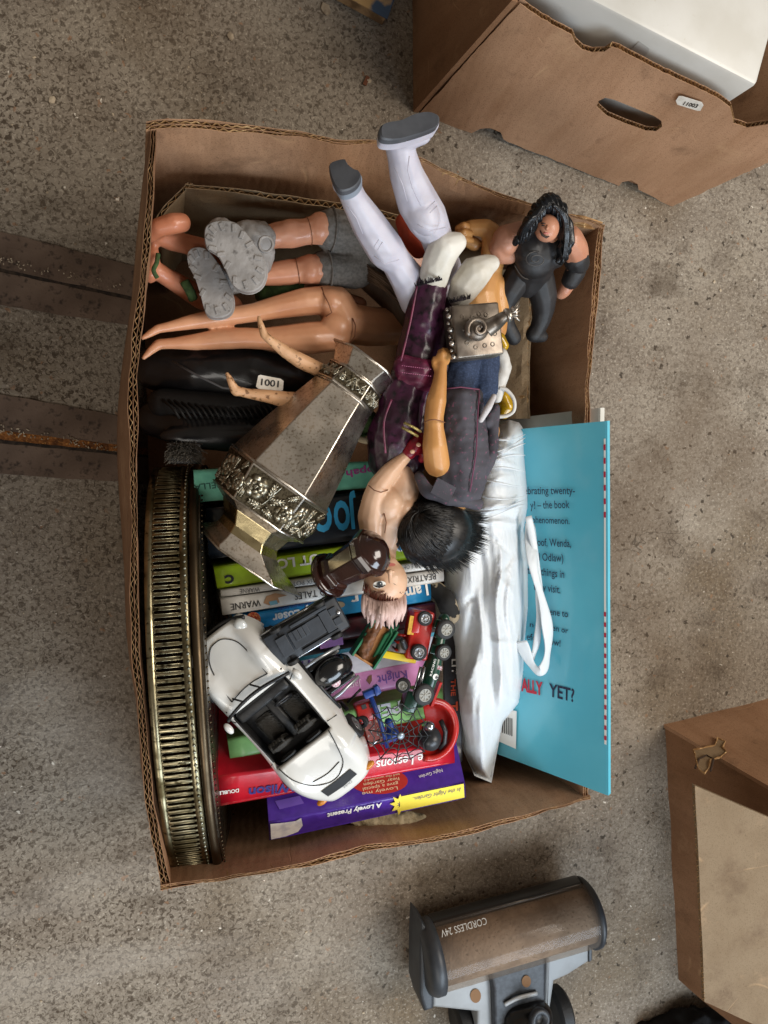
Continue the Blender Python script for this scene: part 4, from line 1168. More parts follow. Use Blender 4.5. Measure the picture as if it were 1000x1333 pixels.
# ------------------------------------------------------------------ dark brown faceted shaker
BRN = M('brown_bakelite', '24110d', .16, col2='331a13', scale=40, coat=.5, spec=.6)
sh = thing('brown_shaker', 'dark brown glossy faceted plastic shaker lying across the doll', 'shaker', P(460, 735, .21))
ka = P(478, 722, .262); kb = P(432, 747, .235); ax_ = (ka-kb).normalized()
s_ = S(478, 722, .25)
ob_ = obj('body', lathe(kb, ax_, [(-.004, 24*s_), (.004, 27*s_), (.0075, 26*s_), (.009, 23*s_), ((ka-kb).length-.004, 27*s_), ((ka-kb).length-.001, 31*s_), ((ka-kb).length+.004, 33*s_), ((ka-kb).length+.008, 31*s_)], 8, up=(0, 0, 1), phase=PI/8), BRN, sh)
mdv = ob_.modifiers.new('b', 'BEVEL'); mdv.width = .0009; mdv.segments = 2
L_ = (ka-kb).length
obj('knob', lathe(ka+ax_*.006, ax_, [(0, 28*s_), (.003, 27.5*s_), (.0035, 25.5*s_), (.005, 25*s_), (.007, 20*s_), (.0073, 19.5*s_), (.0095, 15*s_), (.0112, 9*s_), (.012, 3*s_), (.0121, 0)], 40), BRN, sh, True)
obj('rim', lathe(kb-ax_*.006, ax_, [(0, 26*s_), (.0005, 30*s_), (.003, 31.5*s_), (.0055, 30*s_), (.006, 26*s_)], 32), BRN, sh, True)
# ------------------------------------------------------------------ dolls and figures
TAN = skinmat('doll_tan_skin', 'cb9571', 'bd8562'); PALE = skinmat('doll_pale_skin', 'cfa98c', 'c39b7c', .45); GOLD = skinmat('doll_golden_skin', 'c08a50', 'b47e46', .45)
PEACH = skinmat('doll_peach_skin', 'c98e6f', 'b97d5f', .4)
DIRTY = M('doll_dirty_skin', 'c79a72', .5, col2='b0855f', scale=60, col3='7a5636', scale3=260, lo3=.56, hi3=.64, sss=.1)
GREYR = M('grey_rubber_boot', '8f8a86', .62, col2='7a7571', scale=45, col3='5f5a56', scale3=160, lo3=.6, hi3=.72, bump=.5, bscale=110, bdist=.003)
GSHORT = M('grey_fabric', '6b6661', .9, col2='5a5651', scale=400, bump=.5, bscale=1400, bdist=.0006)
def line_on(parent, name, pxs, r, mat):
    return obj(name, tube([P(*q) for q in pxs], r, 6), mat, parent, True)
JOINT = M('joint_groove', '7d5238', .7)
NAIL = M('eye_white', 'e2dfd6', .3); IRIS = M('iris_grey', '4b4f52', .3); LASH = M('lash_dark', '2a1b15', .6); LIP = M('lip_pink', 'b96a62', .4)

def sole_plate(parent, outl, z0, tilt, th):
    vs = []; k = len(outl)
    n = V(tilt).normalized(); c = P(sum(a for a, b in outl)/k, sum(b for a, b in outl)/k, z0)
    top = [hit(a, b, c, n) for a, b in outl]
    top = smoothpath(top[-1:]+top+top[:2], 4)[4:-4]; top = top[:-1]; k = len(top)
    vs = [c+(p-c)*.94+n*.0012 for p in top]+top+[p-n*th for p in top]
    fs = [list(range(k))]
    for L in (0, 1):
        for i in range(k): fs.append([L*k+i, L*k+(i+1) % k, (L+1)*k+(i+1) % k, (L+1)*k+i])
    fs.append(list(range(2*k, 3*k))[::-1])
    return pydata(vs, fs)
def leg_ring(parent, name, c, axis_to, rpx, r, mat):
    """hem ring round a limb at pixel point c, running towards axis_to"""
    A = P(*c); ax = (P(*axis_to)-A).normalized(); _, p, u = frame(ax); R = rpx*S(*c)
    return obj(name, tube([A+(p*math.cos(t)+u*math.sin(t))*R for t in [2*PI*i/28 for i in range(28)]], r, 6, closed=True), mat, parent, True)
# bare-legged doll
d1 = thing('fashion_doll', 'bare doll lying face down, tan legs side by side toward the left wall', 'doll', P(400, 420, .1))
blob('body', [
    [(186, 440, .205, 3), (196, 434, .205, 5), (206, 428, .204, 6), (222, 425, .203, 7), (250, 419, .201, 10), (280, 414, .20, 12), (310, 410, .198, 12), (330, 407, .197, 12.5), (360, 400, .196, 15), (395, 393, .193, 18.5), (428, 390, .19, 19)],
    [(187, 466, .20, 3), (197, 456, .20, 5.5), (207, 448, .199, 7), (225, 447, .199, 7.5), (255, 445, .198, 11), (290, 441, .197, 14), (320, 440, .196, 14), (340, 441, .196, 14), (370, 441, .195, 18), (405, 440, .193, 21.5), (440, 437, .19, 20)],
    [(437, 397, .188, 25), (448, 420, .186, 27), (480, 425, .178, 26), (520, 425, .168, 24), (560, 420, .16, 30)],
], TAN, d1, [(430, 392, .197, (19, 17, 14), 10), (438, 424, .197, (21, 18, 15), -5)], vox=.0012, smooth=5)
line_on(d1, 'hip_joint', [(419, 374, .199), (422, 384, .204), (428, 395, .209), (432, 407, .206), (424, 412, .204)], .0006, JOINT)
line_on(d1, 'hip_joint', [(459, 414, .204), (463, 424, .205), (462, 438, .202), (454, 450, .197)], .0006, JOINT)
line_on(d1, 'knee_joint', [(316, 400, .2), (318, 409, .2045), (316, 420, .2)], .0003, JOINT)

# brown long hair / cloth bundle beside the hips
h1 = thing('brown_hair_bundle', 'dark brown matted doll hair between the grey shorts and the purple trousers', 'doll hair', P(490, 380, .1))
HAIRB = M('brown_hair', '3c2a1e', .6, col2='54402e', scale=60, stretch=(1, .2, 1), bump=.5, bscale=300)
blob('hair_mass', [[(465, 345, .16, 16), (490, 365, .175, 22), (515, 385, .18, 24), (530, 410, .18, 22)]], HAIRB, h1, vox=.002)
hb = bmesh.new()
for i in range(260):
    u = random.random(); k = random.uniform(-1, 1)
    a = P(452+random.uniform(-6, 10), 338+k*18, .172+random.uniform(0, .012)); b = P(490+k*8, 362+k*14, .198+random.uniform(0, .008)); c = P(524+k*10, 392+k*24, .204+random.uniform(-.004, .004)); e = P(536+k*6, 425+k*24, .19)
    add_tube(hb, smoothpath([a, b, c, e], 3), .00045, 3)
o = obj('hair_strands', hb, HAIRB, h1, True); o['kind'] = 'stuff'

# grey booted figure
d2 = thing('booted_figure', 'action figure in chunky grey boots and grey shorts, legs toward the left', 'doll', P(380, 330, .1))
blob('body', [
    [(338, 312, .20, 15), (362, 306, .20, 17), (382, 304, .202, 19), (398, 302, .202, 17), (406, 300, .203, 18), (420, 298, .203, 21), (445, 300, .198, 19)],
    [(345, 358, .19, 14), (362, 356, .19, 16), (378, 354, .19, 17), (388, 353, .19, 16), (400, 351, .191, 19), (420, 350, .19, 20), (445, 352, .185, 18)],
    [(450, 302, .193, 18), (475, 325, .178, 22), (520, 335, .165, 24), (560, 345, .155, 26)],
    [(470, 395, .168, 8), (440, 385, .168, 9), (405, 373, .17, 8), (385, 372, .172, 6)],
], PEACH, d2, [(380, 300, .207, (18, 15, 11), 0), (416, 296, .207, (16, 20, 16), 0), (404, 350, .195, (15, 19, 15), 0)], vox=.0013)
def boot(pts_, ells, nm): return blob(nm, pts_, GREYR, d2, ells, vox=.0013, smooth=2, fn=lambda c, n: c+n*(.0009*noise.noise(c*130)+.0004*noise.noise(c*400)))
b_ = boot([[(338, 310, .212, 22), (322, 308, .218, 22)], [(288, 304, .224, 21), (308, 325, .224, 23), (324, 355, .222, 22)], [(345, 330, .210, 14), (340, 345, .21, 14)]], [], 'boot')
def boot_sole(outl, zc, tilt, nub, parent):
    me_ = sole_plate(None, outl, zc, tilt, .0075)
    so = obj('sole', me_, GREYR, parent)
    k_ = so.data; 
    md_ = so.modifiers.new('b', 'BEVEL'); md_.width = .0012; md_.segments = 2
    cxm = sum(q[0] for q in outl)/len(outl); cym = sum(q[1] for q in outl)/len(outl); nn_ = V(tilt).normalized(); cc0 = P(cxm, cym, zc)
    for i in range(0, len(outl)):
        ax_, ay_ = outl[i]; x_, y_ = cxm+(ax_-cxm)*.80, cym+(ay_-cym)*.80
        h_ = hit(x_, y_, cc0, nn_); dr_ = (h_-cc0); dr_.normalize(); sd_ = nn_.cross(dr_)
        obj('tread_lug', boxm(h_+nn_*.0014, dr_*.0030, sd_*.0016, nn_*.0008, .0004), GREYR, so)
    return so
boot_sole([(266, 305), (270, 292), (285, 287), (305, 289), (318, 300), (330, 316), (344, 338), (347, 358), (340, 374), (324, 381), (306, 374), (294, 350), (284, 332), (270, 322)], .243, (-.15, -.1, 1), 8, b_)
obj('ankle_ring', tube([P(346+9*math.cos(a), 318+10*math.sin(a), .238) for a in [2*PI*i/18 for i in range(18)]], .0012, 6, closed=True), GREYR, b_, True)
b_ = boot([[(262, 340, .198, 17), (275, 362, .200, 20), (284, 392, .200, 19)], [(300, 366, .19, 18), (325, 360, .185, 15)]], [], 'boot')
boot_sole([(244, 330), (252, 322), (268, 324), (285, 345), (297, 368), (304, 392), (300, 408), (286, 414), (270, 410), (262, 385), (254, 360), (246, 345)], .219, (-.15, -.05, 1), 8, b_)
def cloth(c, n): return c+n*(.0016*noise.noise(c*60)+.0006*noise.noise(c*200))
blob('shorts', [[(432, 299, .2, 27), (462, 302, .198, 27), (480, 318, .188, 34)], [(426, 351, .189, 25), (462, 350, .186, 26), (480, 330, .185, 32)]], GSHORT, d2, vox=.0014, smooth=2, fn=cloth)

leg_ring(d2, 'hem', (431, 299, .2), (460, 302, .198), 27.5, .0009, GSHORT)
leg_ring(d2, 'hem', (425, 351, .189), (460, 350, .186), 25.5, .0009, GSHORT)
leg_ring(d2, 'knee_joint', (402, 301, .2025), (420, 298, .203), 17.6, .0004, JOINT)
leg_ring(d2, 'knee_joint', (387, 353, .19), (400, 351, .191), 16.6, .0004, JOINT)
# pair of bare feet near the upper left corner
d3 = thing('sandalled_doll', 'doll whose bare feet with green straps stick up by the upper left corner', 'doll', P(230, 340, .1))
blob('body', [[(198, 306, .215, 9), (208, 296, .22, 13), (226, 291, .222, 14), (236, 290, .22, 13)], [(200, 304, .21, 12), (222, 312, .2, 14), (240, 317, .19, 13), (285, 330, .17, 15)],
     [(200, 322, .205, 6), (199, 338, .205, 10), (197, 355, .203, 10), (196, 362, .2, 7)], [(204, 352, .2, 12), (216, 360, .195, 12), (240, 374, .18, 14), (262, 388, .17, 15), (300, 400, .15, 17)]], skinmat('doll_rosy_skin', 'b97657', 'a9684a'), d3, vox=.0013)
GRN = M('green_cloth', '3c5228', .85, col2='2e4020', scale=300, bump=.4, bscale=600)
obj('sandal_strap', tube(smoothpath([P(206, 330, .213), P(204, 342, .2165), P(200, 352, .2155), P(205, 362, .213)], 5), .0018, 6, .5), GRN, d3, True)
obj('sandal_strap', tube(smoothpath([P(240, 366, .196), P(248, 380, .196), P(252, 390, .19)], 5), .004, 6, .5), GRN, d3, True)
gc = blob('green_cloth', [[(345, 385, .165, 14), (365, 378, .17, 16), (390, 372, .168, 14)]], GRN, None, vox=.002, fn=cloth); tag(gc, 'crumpled dark green cloth between the grey boots and the bare legs', 'cloth')
gc = blob('green_cloth', [[(462, 560, .19, 16), (478, 548, .2, 16), (490, 560, .19, 14)]], GRN, None, vox=.002, fn=cloth); tag(gc, 'dark green cloth scrap beside the neck of the silver vase', 'cloth')
wc = blob('card_scrap', [[(463, 571, .205, 4), (478, 574, .207, 5), (490, 576, .203, 3)]], M('cream_scrap', 'b9a98c', .8), None, vox=.001, fn=cloth); tag(wc, 'small cream scrap below the neck of the silver vase', 'scrap')

# small dirty legs over the black shoe
d4 = thing('small_doll', 'small doll with speckled dirty bare legs poking out from under the vase', 'doll', P(420, 505, .15))
blob('body', [[(337, 413, .245, 2.6), (340, 424, .245, 4.5), (344, 436, .243, 5.5), (352, 443, .242, 6), (372, 458, .237, 8.5), (392, 470, .232, 10.5), (415, 481, .226, 10), (445, 498, .215, 12)],
     [(296, 487, .235, 3), (301, 497, .235, 5), (306, 508, .233, 6.5), (322, 512, .232, 6.5), (350, 516, .229, 9), (375, 521, .225, 11.5), (398, 521, .22, 10.5), (420, 514, .215, 11), (440, 508, .21, 14)],
     [(440, 500, .205, 18), (470, 500, .19, 22)]], DIRTY, d4, [(349, 440, .243, (5, 5, 6)), (308, 511, .233, (6, 5, 6))], vox=.0009, smooth=4)

# black shoes
SHOE = M('black_leather', '0f0f11', .3, col2='18181a', scale=70, bump=.05, bscale=120, coat=.2)
SOLE = M('black_ribbed_sole', '0c0c0d', .6, bump=.2, bscale=300)
s1 = thing('black_shoe', 'shiny black shoe lying below the bare doll legs', 'shoe', P(330, 500, .1), 'black shoes under the dolls')
blob('upper', [[(205, 480, .15, 30), (260, 482, .165, 34), (320, 485, .172, 36), (380, 497, .168, 32), (425, 510, .155, 24)]], SHOE, s1, [(330, 487, .18, (80, 26, 22), -8)], vox=.002)
line_on(s1, 'welt', [(225, 470, .183), (255, 488, .20), (290, 505, .205), (330, 510, .20)], .0009, M('welt_grey', '4a4a4c', .4))
s2 = thing('black_shoe', 'black ribbed-sole shoe between the tray and the vase', 'shoe', P(300, 560, .1), 'black shoes under the dolls')
blob('upper', [[(205, 545, .15, 26), (250, 556, .165, 28), (310, 562, .168, 28), (380, 555, .16, 24)]], SHOE, s2, [(300, 566, .178, (90, 18, 16), 2)], vox=.002)
rb = bmesh.new()
for k in range(26):
    x = 212+k*7.5
    add_tube(rb, [P(x, 520+4*math.sin(k*.2), .178), P(x+14, 532, .186), P(x+22, 545, .187)], .0013, 5)
obj('sole_ribs', rb, SOLE, s2, True)
pl_ = bmesh.new()
obj('sole', blobmesh([[(212, 525, .165, 20), (300, 530, .172, 22), (400, 535, .165, 20)]], vox=.002), SOLE, s2, True)
st = sticker(None, (351, 500), [(336, 489), (339, 488), (365, 493), (369, 496), (368, 508), (364, 509), (336, 506), (333, 503)], P(351, 500, .221), V((.12, -.1, 1)).normalized(), '1001', 8, (363, 496), (340, 493), 'white sticker reading 1001 on the black shoe')
br = thing('bristle_brush', 'small grey bristle brush behind the top of the silver tray', 'brush', P(240, 588, .14))
bb = bmesh.new()
for i in range(900):
    a = random.uniform(-1.2, 1.2); x = 240+random.uniform(-14, 14); y = 585+random.uniform(-8, 8)
    p0 = P(x, y, .20); add_tube(bb, [p0, p0+V((.008*math.sin(a)+random.uniform(-.002, .002), .006*math.cos(a*2)-.004, .022+random.uniform(-.004, .004)))], [.0003, .00015], 3)
o = obj('bristles', bb, M('grey_bristle', '5d564c', .7), br); o['kind'] = 'stuff'
obj('brush_block', boxm(P(240, 590, .180), V((.014, 0, 0)), V((0, .009, 0)), V((0, 0, .006)), .002), BLACK, br, True)

# white armoured figure, boots up
WA = M('white_armour', 'b9b6c0', .42, col2='aeabb7', scale=60, sss=.1, bump=.03, bscale=200)
SOLEG = M('grey_boot_sole', '4b4d52', .5, col2='3f4146', scale=60, bump=.1)
d5 = thing('armoured_figure', 'figure in white armour lying head down with grey-soled white boots in the air', 'action figure', P(540, 330, .12))
bdy = blob('body', [
    [(520, 188, .315, 20), (524, 205, .31, 20), (530, 230, .302, 23), (542, 260, .29, 27), (556, 284, .278, 27), (566, 302, .262, 22), (572, 322, .243, 20), (580, 350, .222, 22)],
    [(455, 246, .29, 17), (462, 262, .285, 18), (480, 292, .272, 23), (502, 325, .258, 25), (514, 338, .252, 20), (530, 362, .24, 23), (545, 390, .23, 26)],
    [(560, 380, .205, 28), (585, 430, .18, 30)],
    [(515, 184, .318, 15), (530, 182, .322, 14), (550, 176, .325, 12)], [(446, 240, .293, 14), (455, 248, .292, 14)],
], WA, d5, [(548, 274, .291, (22, 34, 20), 28), (496, 316, .263, (20, 30, 18), 38)], vox=.0013, smooth=3)
o1 = [(494, 172), (496, 164), (505, 160), (522, 157), (540, 149), (558, 146), (570, 150), (572, 158), (568, 166), (552, 173), (536, 178), (520, 182), (505, 183), (496, 180)]
sl = obj('boot_sole', sole_plate(d5, o1, .345, (.05, .25, 1), .0040), SOLEG, d5)
o1b = [(a+.5, b+3) for a, b in o1]
obj('boot_welt', sole_plate(d5, [(533+(a-533)*.98, 166+(b-166)*.98) for a, b in o1b], .338, (.05, .25, 1), .008), WA, d5)
o2 = [(429, 222), (430, 213), (440, 209), (449, 208), (452, 214), (461, 221), (468, 224), (470, 232), (464, 242), (454, 248), (443, 249), (435, 240)]
obj('boot_sole', sole_plate(d5, o2, .312, (-.25, .35, 1), .0040), SOLEG, d5)
obj('boot_welt', sole_plate(d5, [(450+(a-450)*.97+2, 229+(b-229)*.97+3) for a, b in o2], .305, (-.25, .35, 1), .007), M('grey_blue_welt', '7d8590', .4), d5)
GRV = M('armour_groove', 'b5b2be', .5)
for l in ([(533, 203, .332), (531, 222, .328), (537, 244, .32), (548, 268, .312)], [(514, 218, .325), (524, 240, .322), (530, 262, .314)], [(543, 292, .305), (560, 301, .304), (580, 296, .295)], [(556, 272, .314), (566, 262, .308)], [(560, 277, .312), (569, 268, .306)],
          [(452, 268, .302), (464, 284, .298), (472, 304, .29)], [(487, 333, .277), (502, 344, .277), (520, 338, .275)], [(487, 322, .284), (493, 312, .285)], [(492, 325, .283), (498, 315, .284)]):
    line_on(bdy, 'armour_seam', l, .00035, GRV)

# orange-red plastic piece
op = blob('orange_piece', [[(524, 288, .21, 10), (535, 305, .215, 16), (545, 325, .21, 12)]], M('orange_red_plastic', 'a8402a', .45, col2='96361f', scale=50), None, vox=.0015); tag(op, 'orange-red plastic piece between the two white armoured legs', 'toy part')

# golden-skinned figure with bent arm
d6 = thing('bare_figure', 'bare golden-skinned action figure with one arm bent, beside the long-haired wrestler', 'action figure', P(625, 370, .1))
blob('body', [[(603, 299, .205, 9), (614, 296, .21, 10), (632, 297, .214, 12), (640, 303, .214, 13), (641, 320, .212, 14), (640, 345, .205, 16)], [(606, 312, .20, 8), (618, 318, .2, 9)], [(637, 350, .2, 18), (622, 385, .2, 27), (628, 410, .195, 26)], [(645, 370, .2, 14), (650, 400, .198, 13), (648, 430, .19, 12)]],
     GOLD, d6, [(600, 302, .205, (8, 10, 8)), (596, 310, .202, (6, 4, 5)), (604, 312, .207, (6, 4, 5))], vox=.0012, smooth=3)
fb_ = bmesh.new()
for k in range(4): add_tube(fb_, [P(597+k*3, 296+k*4, .214), P(603+k*3, 293+k*5, .218), P(611+k*2, 297+k*5, .214)], .0022, 6)
obj('finger', blobmesh([[(596, 297, .21, 4), (604, 293, .214, 4.5), (612, 296, .212, 4)], [(596, 305, .212, 4), (604, 302, .216, 4.5), (613, 304, .213, 4)], [(598, 314, .21, 4), (606, 311, .214, 4.5), (614, 313, .211, 4)]], vox=.0007), GOLD, d6, True); fb_.free()

# purple-trousered bare-chested doll
LEA = M('purple_leather', '2c1522', .34, col2='401a33', scale=45, col3='120a10', scale3=150, lo3=.5, hi3=.65, bump=.25, bscale=150, bdist=.0015)
MAG = M('magenta_leather', '6a2440', .4, col2='4c1730', scale=90, bump=.3, bscale=250, bdist=.001)
WBOOT = M('white_moulded_boot', 'cfcbc2', .5, col2='bfb9ac', scale=50, bump=.3, bscale=160, bdist=.001)
d7 = thing('trousered_doll', 'bare-chested doll in purple leather trousers and white boots with pale pink hair', 'doll', P(530, 570, .15))
bd7 = blob('body', [
    [(512, 612, .225, 26), (516, 640, .228, 30), (508, 672, .228, 32), (505, 690, .226, 26), (504, 712, .228, 13), (503, 735, .234, 12)],
    [(484, 690, .232, 16), (483, 672, .236, 18), (487, 650, .24, 16), (492, 634, .243, 14.5), (506, 616, .245, 12.5), (522, 600, .246, 9.5), (532, 590, .246, 8)],
    [(540, 692, .225, 17), (545, 670, .22, 16)],
], PALE, d7, [(502, 757, .238, (29, 32, 25), 8), (504, 735, .24, (15, 12, 13)), (506, 655, .24, (22, 24, 18)), (524, 664, .24, (16, 20, 14))], vox=.0011, smooth=3)
line_on(bd7, 'elbow_joint', [(480, 632, .247), (487, 638, .2565), (496, 641, .257), (505, 638, .249)], .0005, JOINT)
line_on(bd7, 'shoulder_joint', [(500, 668, .248), (503, 680, .25), (501, 694, .246)], .0005, JOINT)
fz = .2615
def fpt(x, y, lift=0.0): 
    return P(x, y, .238+S(500, 757, .24)*25*math.sqrt(max(.05, 1-((x-502)/28)**2-((y-757)/33)**2))+lift)
def patch(parent, name, c, rx, ry, mat, lift, an=0.0, k=16):
    vs = [fpt(c[0], c[1], lift)]
    for i in range(k):
        a = 2*PI*i/k; dx, dy = rx*math.cos(a), ry*math.sin(a); ca, sa = math.cos(an), math.sin(an)
        vs.append(fpt(c[0]+dx*ca-dy*sa, c[1]+dx*sa+dy*ca, lift))
    return obj(name, pydata(vs, [[0, i+1, (i+1) % k+1] for i in range(k)]), mat, parent, True)
for cx, cy in ((494, 761), (519, 759)):
    e_ = patch(bd7, 'eye', (cx, cy), 8.5 if cx < 500 else 6.5, 4.8, NAIL, .0007, -.15); patch(e_, 'iris', (cx+.5, cy), 3.8, 4.2, IRIS, .0011); patch(e_, 'pupil', (cx+.5, cy), 1.8, 2.1, BLACKP, .0014); patch(e_, 'glint', (cx+1.5, cy-1.2), .7, .7, WHITEP, .0016)
    obj('eyelid', tube([fpt(cx+dx*(1 if cx < 500 else .8), cy+3.5-.045*dx*dx, .0011) for dx in (-8, -4, 0, 4, 8)], [.0002, .0005, .0006, .0005, .0002], 5), LASH, e_, True)
    obj('eyebrow', tube([fpt(cx+dx*(1 if cx < 500 else .7), cy+10+(-.03*dx*dx if cx < 500 else -.04*dx*dx), .0007) for dx in (-8, -4, 0, 4, 7)], [.0003, .0006, .0008, .0008, .0003], 5), M('brow_brown', '5a3424', .7), bd7, True)
obj('nose', blobmesh([[(508, 758, .262, 2.2), (508, 748, .2655, 3.2), (508, 744, .266, 3.6)], [(504, 744, .263, 2.4), (512, 744, .263, 2.4)]], vox=.0006), PALE, bd7, True)
patch(bd7, 'mouth', (510, 735), 5, 2.2, LIP, .0012)
hr = blob('hair', [[(482, 770, .238, 9), (484, 785, .24, 12), (500, 795, .244, 14), (520, 788, .242, 10)]], M('pale_pink_hair', 'd3b8b0', .55, col2='bfa097', scale=60, bump=.3, bscale=200, bdist=.001), bd7, [(500, 786, .236, (28, 20, 24), 5)], vox=.001, smooth=2)
tf = bmesh.new()
for i in range(26):
    u = i/25; x = 474+u*52; y = 783+10*math.sin(u*PI)
    a = P(x, y-8, .252-.02*abs(u-.5)); b = P(x+2*math.sin(i), y+8, .262-.025*abs(u-.5)); c = P(x+4*math.sin(i*1.9)+3*(.5-u), y+22+5*math.sin(i*2.3), .246)
    add_tube(tf, smoothpath([a, b, c], 4), [.0022]*2+[.0026]*4+[.0016, .001, .0004], 6)
obj('hair_locks', tf, MATS['pale_pink_hair'], hr, True)
tf = bmesh.new()
for i in range(44):
    u = i/43; x = 474+u*54; y = 768+9*math.sin(u*PI)-(6 if u > .85 or u < .12 else 0)
    add_tube(tf, [fpt(x, y-3-random.uniform(0, 2.5), .0002), fpt(x+random.uniform(-2, 2), y+7, .003)], [.0002, .0007], 4)
obj('hairline', tf, M('auburn_hair', '5e2c1c', .7), hr, True)
gl_ = blob('glove', [[(532, 589, .247, 10), (540, 580, .248, 11), (548, 572, .246, 8)], [(544, 588, .246, 5), (552, 582, .246, 4)], [(549, 598, .24, 5), (551, 592, .243, 5)], [(552, 576, .248, 4), (548, 566, .247, 4)], [(544, 570, .25, 3.6), (540, 563, .247, 3.2)]], M('red_glove', '8a1426', .35, col2='6a0f1d', scale=200), d7, vox=.0008, smooth=2)
for cx, cy in ((537, 588), (545, 579)):
    b2 = bmesh.new(); add_ball(b2, P(cx, cy, .2565), (.0022, .0018, .001), 2); obj('glove_cutout', b2, PALE, gl_, True)
trs = blob('trousers', [
    [(561, 370, .248, 22), (556, 400, .244, 24), (546, 440, .238, 26), (538, 480, .236, 26), (522, 530, .234, 30), (512, 570, .23, 34), (508, 600, .225, 30)],
    [(598, 388, .235, 15), (580, 420, .23, 22), (568, 460, .228, 26), (558, 500, .226, 30), (548, 550, .224, 30), (530, 595, .222, 30)],
], LEA, d7, vox=.0014, smooth=2, fn=lambda c, n: c+n*(.0022*noise.noise(c*55)+.0007*noise.noise(c*170)))
cf = blob('cuff', [[(527, 478, .246, 16), (546, 482, .251, 17), (562, 484, .246, 14)], [(528, 490, .243, 16), (546, 494, .248, 17), (562, 494, .244, 14)]], MAG, trs, vox=.0013, smooth=2, fn=cloth)
for dy in (0, 9):
    o_ = bmesh.new()
    for k in range(14): add_ball(o_, P(524+k*2.8, 476+dy+k*.35, .2745-.00022*(k-7)**2+.001), (.0007, .0003, .0003), 1)
    obj('stitching', o_, M('pink_thread', 'a8607f', .7), cf)
obj('zip', tube([P(526, 550, .263), (P(538, 556, .265)), P(548, 562, .262)], .0012, 6), M('brass_zip', 'a08f58', .4, .8, bump=1.0, bscale=900, bdist=.001), trs, True)
obj('zip', tube([P(523, 556, .263), (P(534, 562, .265)), P(544, 568, .262)], .0012, 6), MATS['brass_zip'], trs, True)
obj('side_stripe', tube(smoothpath([P(543, 372, .258), P(534, 420, .257), P(522, 470, .255)], 6), .0009, 6, .5), MAG, trs, True)
obj('side_stripe', tube(smoothpath([P(510, 520, .253), P(500, 550, .252), P(502, 590, .252)], 6), .0009, 6, .5), MAG, trs, True)
blob('boot', [[(564, 364, .252, 20), (570, 342, .262, 21), (578, 324, .268, 22), (594, 316, .27, 14)]], WBOOT, d7, vox=.0012, smooth=3, label='white moulded boot')
blob('boot', [[(598, 386, .246, 16), (606, 372, .253, 21), (618, 356, .258, 22), (632, 346, .26, 15), (640, 343, .26, 11)]], WBOOT, d7, vox=.0012, smooth=3, label='white moulded boot')
fr = bmesh.new()
for (x0, y0, x1, y1) in ((541, 370, 582, 360), (584, 392, 612, 386)):
    for i in range(70):
        u = random.random(); x = x0+(x1-x0)*u; y = y0+(y1-y0)*u; zz = .2695-.010*(2*u-1)**2
        add_tube(fr, [P(x, y+3, zz), P(x+random.uniform(-3, 3), y-5*random.random(), zz+.001)], [.0006, .0002], 3)
o = obj('frayed_hem', fr, M('black_fray', '160d14', .9), trs); o['kind'] = 'stuff'

# denim-vest doll with black hair
VEST = M('charcoal_denim', '45434a', .8, col2='38363d', scale=50, col3='6f4558', scale3=300, lo3=.60, hi3=.70, bump=.3, bscale=900, bdist=.0006)
JEAN = M('blue_denim', '232f47', .85, col2='35435e', scale=700, lo=.45, hi=.65, bump=.4, bscale=1300, bdist=.0006)
d8 = thing('vested_doll', 'black-haired doll in a charcoal denim vest lying face down on the white bag', 'doll', P(600, 570, .16))
bd8 = blob('body', [
    [(576, 470, .260, 6.5), (574, 482, .262, 8), (572, 500, .264, 10), (568, 522, .265, 13.5), (565, 542, .264, 13), (565, 556, .263, 13), (566, 580, .262, 16.5), (569, 604, .256, 17.5)],
    [(571, 470, .261, 3.6), (571, 462, .260, 3.2), (572, 457, .257, 2.6)], [(575, 469, .262, 3.6), (576, 460, .262, 3.2), (577, 454, .258, 2.6)], [(579, 469, .261, 3.6), (581, 460, .261, 3.2), (582, 455, .257, 2.6)], [(582, 472, .259, 3.4), (585, 464, .259, 3), (586, 459, .256, 2.5)], [(567, 480, .262, 3.6), (564, 472, .261, 3.2), (565, 466, .258, 2.8)],
    [(600, 640, .235, 22), (592, 655, .24, 15), (583, 672, .24, 14)], [(604, 500, .22, 22), (604, 560, .22, 30), (604, 620, .228, 26)],
    [(642, 560, .226, 9), (634, 600, .228, 10)],
], GOLD, d8, [(568, 686, .232, (40, 38, 34), 0)], vox=.0012, smooth=3)
line_on(bd8, 'elbow_joint', [(552, 550, .269), (558, 547, .276), (566, 546, .2785), (574, 548, .276), (579, 550, .27)], .0005, JOINT)
def vestfn(c, n): return c+n*(.0018*noise.noise(c*45)+.0008*noise.noise(c*150))
ve = blob('vest', [[(587+(y-510)*-.05, y, .250+.004*math.sin((y-510)/140*PI), 12), (602, y, .257+.004*math.sin((y-510)/140*PI), 13), (618+(y-510)*(.09 if y < 600 else -.03+.12*(1-(y-600)/50)), y, .250+.003*math.sin((y-510)/140*PI), 12)] for y in range(516, 646, 9)], VEST, d8, [(602, 580, .236, (46, 66, 22), 3)], vox=.0015, smooth=4, fn=vestfn)
obj('collar', blobmesh([[(545, 620, .246, 7), (556, 640, .252, 9), (585, 650, .258, 9), (620, 655, .25, 9)]], vox=.0014, fn=vestfn), VEST, ve, True)
PKS = M('faded_pink_seam', '6b3a50', .8)
for l in ([(580, 506, .258), (600, 504, .2625), (624, 507, .258)], [(624, 508, .258), (622, 540, .2645), (620, 590, .267), (612, 640, .266)]):
    line_on(ve, 'seam', l, .0006, PKS)
obj('buckle_tab', boxm(P(577, 638, .2725), V((.008, -.004, 0)), V((.003, .006, 0)), V((0, 0, .0008)), .0003), VEST, ve)
